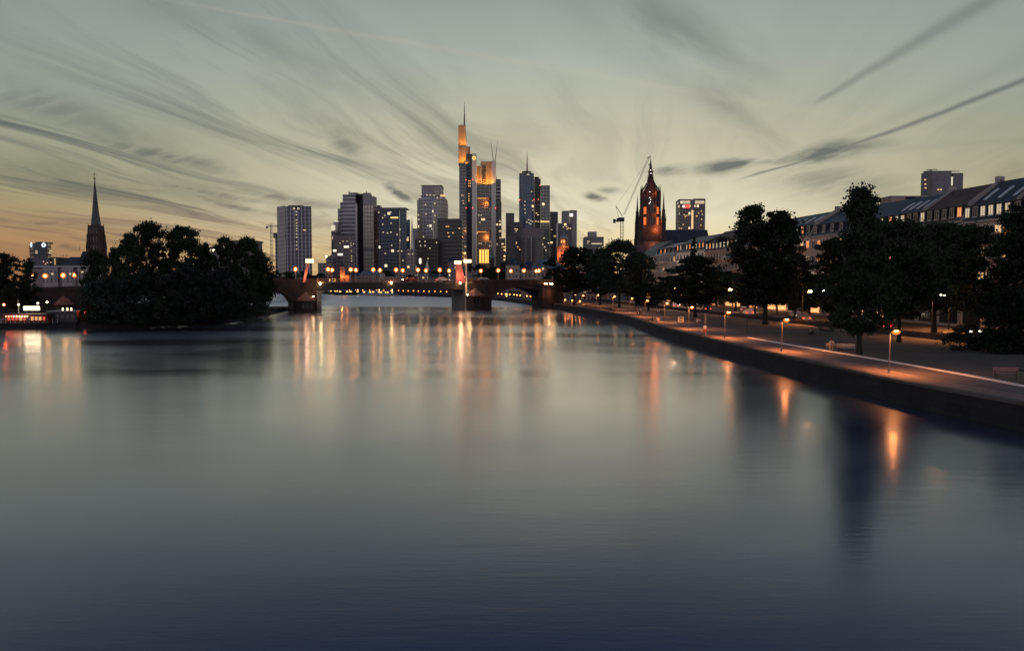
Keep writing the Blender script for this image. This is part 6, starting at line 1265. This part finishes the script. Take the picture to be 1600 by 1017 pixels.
def bicycle(label, loc, rz):
    r = empty('bicycle', loc, rz, label, 'bicycle')
    for x in (-.52, .52):
        b = MB(); n_ = 20; b.tube([(x + .33 * cos(2 * pi * i / n_), 0, .34 + .33 * sin(2 * pi * i / n_)) for i in range(n_ + 1)], .022, 5); wl_ = b.build('wheel', M_metal, r); b = MB(); [b.tube([(x, 0, .34), (x + .32 * cos(pi * i / 5), 0, .34 + .32 * sin(pi * i / 5))], .005, 3) for i in range(10)]; b.build('spokes', M_pale, wl_)
    b = MB(); A, Bk, S, Hd = (-.52, 0, .34), (-.08, 0, .3), (-.2, 0, .78), (.4, 0, .76); [b.tube([p_, q_], .018, 5) for p_, q_ in ((A, Bk), (A, S), (Bk, S), (Bk, Hd), (S, Hd), (Hd, (.52, 0, .34)))]; b.build('frame', M_metal, r)
    b = MB(); b.box(-.33, -.08, -.06, .06, .84, .9, .02, .02); b.tube([(-.2, 0, .78), (-.21, 0, .85)], .014, 5); b.build('saddle', M_hair, r)
    b = MB(); b.tube([(.38, 0, .76), (.36, 0, .95)], .014, 5); b.tube([(.28, -.26, .98), (.38, -.1, .97), (.38, .1, .97), (.28, .26, .98)], .013, 5); b.build('handlebar', M_metal, r)
    return r
p = gp(1311, 547); bicycle('dark bicycle parked between the two benches', p, radians(70)); p = gp(1318, 546.5); bicycle('dark bicycle leaning behind the pale bench', p, radians(-10))
p = gp(1031, 491.5); bench('low dark bench with a seated pair under the twin-trunk tree', p, radians(-10), C_b)
person('person in a white top seated on the dark bench', (p[0] - .35, p[1], p[2]), radians(-100), sit(.46, .05), C_w, C_d); person('person in dark clothes seated on the right end of the dark bench', (p[0] + .4, p[1], p[2]), radians(-100), sit(.46, .08), C_d, C_d)
p = gp(1020, 501.5); person('dark clad person sitting on the quay edge with legs toward the water', p, radians(170), sit(.02, .04), C_d, C_d)
p = gp(1027.8, 502.2); person('person in a pale top sitting on the promenade left of the fifth nearest lamp', p, radians(-80), sit(.02, .04), C_p, C_p)
p = gp(1089.5, 503.5); person('person in white sitting on the lawn behind the walker', p, radians(-60), sit(.02, .1), C_w, C_w); p = gp(1094, 502.5); person('person in black sitting on the lawn in the group of three', p, radians(-120), sit(.02, .1), C_d, C_d); p = gp(1096, 504.5); person('person in pale top and dark trousers, right of the three sitting on the lawn', p, radians(150), sit(.02, .1), C_p, C_d)
p = gp(1266, 523); person('dark clad person sitting on the grass left of the curved metal sculpture', p, radians(30), sit(.02, .1), C_d, C_d)
p = gp(929.5, 483); person('person in a pinkish top sitting near the eighth lamp by the quay', (p[0] + 26 * 0 + 1.2, p[1], p[2]), radians(-90), sit(.02, .1), C_p, C_d)
# sign board
p = gp(1063.5, 511); t = empty('notice_board', p, radians(8), 'pale notice board on two posts at the quay edge', 'sign')
for x in (-.42, .42): b = MB(); b.cyl(x, 0, 0, 1.62, .035, .035, 6); b.build('leg', M_metal, t)
b = MB(); b.box(-.5, .5, -.05, -.0, .82, 1.7); bo = b.build('board', mat('notice_board_paint', (.85, .72, .5), .5), t)
b = MB(); b.box(-.22, .22, -.062, -.052, 1.38, 1.56); b.build('notice', M_hair, bo); b = MB(); b.box(-.22, .22, -.062, -.052, .98, 1.12); b.build('notice', M_hair, bo)
p = gp(1102.3, 514); t = empty('wooden_post', p, 0, 'bare pale wooden post standing behind the walker in red shorts', 'post'); b = MB(); b.box(-.09, .09, -.09, .09, 0, 2.35); b.build('shaft', mat('weathered_wood', (.32, .24, .2), .8, noise=.2, nscale=2), t); b = MB(); b.cyl(0, 0, 2.35, 2.5, .14, .02, 4, pi / 4); b.build('cap', mat('weathered_wood', ()), t)
p = gp(1167, 521.5); t = empty('unlit_lamp', p, 0, 'unlit T-shaped lamp standing on the lawn where the pale light trail strip begins', 'lamp post'); b = MB(); b.cyl(0, 0, 0, 2.55, .05, .04, 6); b.build('post', M_metal, t); b = MB(); b.box(-.1, 1., -.1, .1, 2.45, 2.55); b.box(-.12, .18, -.12, .12, 2.55, 2.68, .04, .04); b.build('lamp_head', M_metal, t)
# curved metal sculpture on the lawn
p = ground_at(1289, 521); t = empty('metal_sculpture', (p.x, p.y, ZG), radians(5), 'large sculpture of tilted curved metal hoops on splayed legs on the lawn', 'sculpture')
k_ = 115 / 1250 * .69 * p.y / 80
b = MB()
for tilt, rx, zc in ((.55, 1.55, 1.25), (.75, 1.4, 1.05)):
    b.tube([(rx * cos(2 * pi * i / 28) , .5 * sin(2 * pi * i / 28), zc + rx * .62 * sin(2 * pi * i / 28) * tilt - .22 * cos(2 * pi * i / 28)) for i in range(29)], .055, 6)
b.build('hoop', M_metal, t)
b = MB(); [b.tube(q, .06, 5) for q in ([(-1.1, -.2, 0), (-.5, 0, .75), (-1.3, .1, 1.9)], [(-.4, .2, 0), (-.9, 0, .6), (.9, 0, .35)], [(.6, -.2, 0), (1., 0, .9), (1.2, .1, 1.9)], [(1.4, .2, 0), (1., 0, .7), (-.2, 0, 1.3)], [(-.9, 0, .6), (.1, 0, .28), (1.2, 0, .5)])]; b.build('leg', M_metal, t)
b = MB(); b.cyl(0, 0, -.02, .05, 2.6, 2.6, 24, 0, 1, .45); b.build('base', M_kerb, t)
# bench and bin at the right edge
p = gp(1573, 591.5); bench('reddish slatted bench at the right edge by the pale light trail strip', p, radians(-12), mat('red_bench_wood', (.36, .16, .14), .6, noise=.15, nscale=3))
p = gp(1597, 600); t = empty('litter_bin', p, 0, 'green grey litter bin at the right edge beside the reddish bench', 'bin'); b = MB(); b.cyl(0, 0, .08, .95, .27, .3, 14); b.build('body', mat('green_grey_paint', (.09, .11, .09), .5), t); b = MB(); b.cyl(0, 0, .95, 1.05, .32, .22, 14); b.build('lid', M_metal, t); b = MB(); b.cyl(0, 0, 0, .08, .2, .2, 10); b.build('foot', M_metal, t)
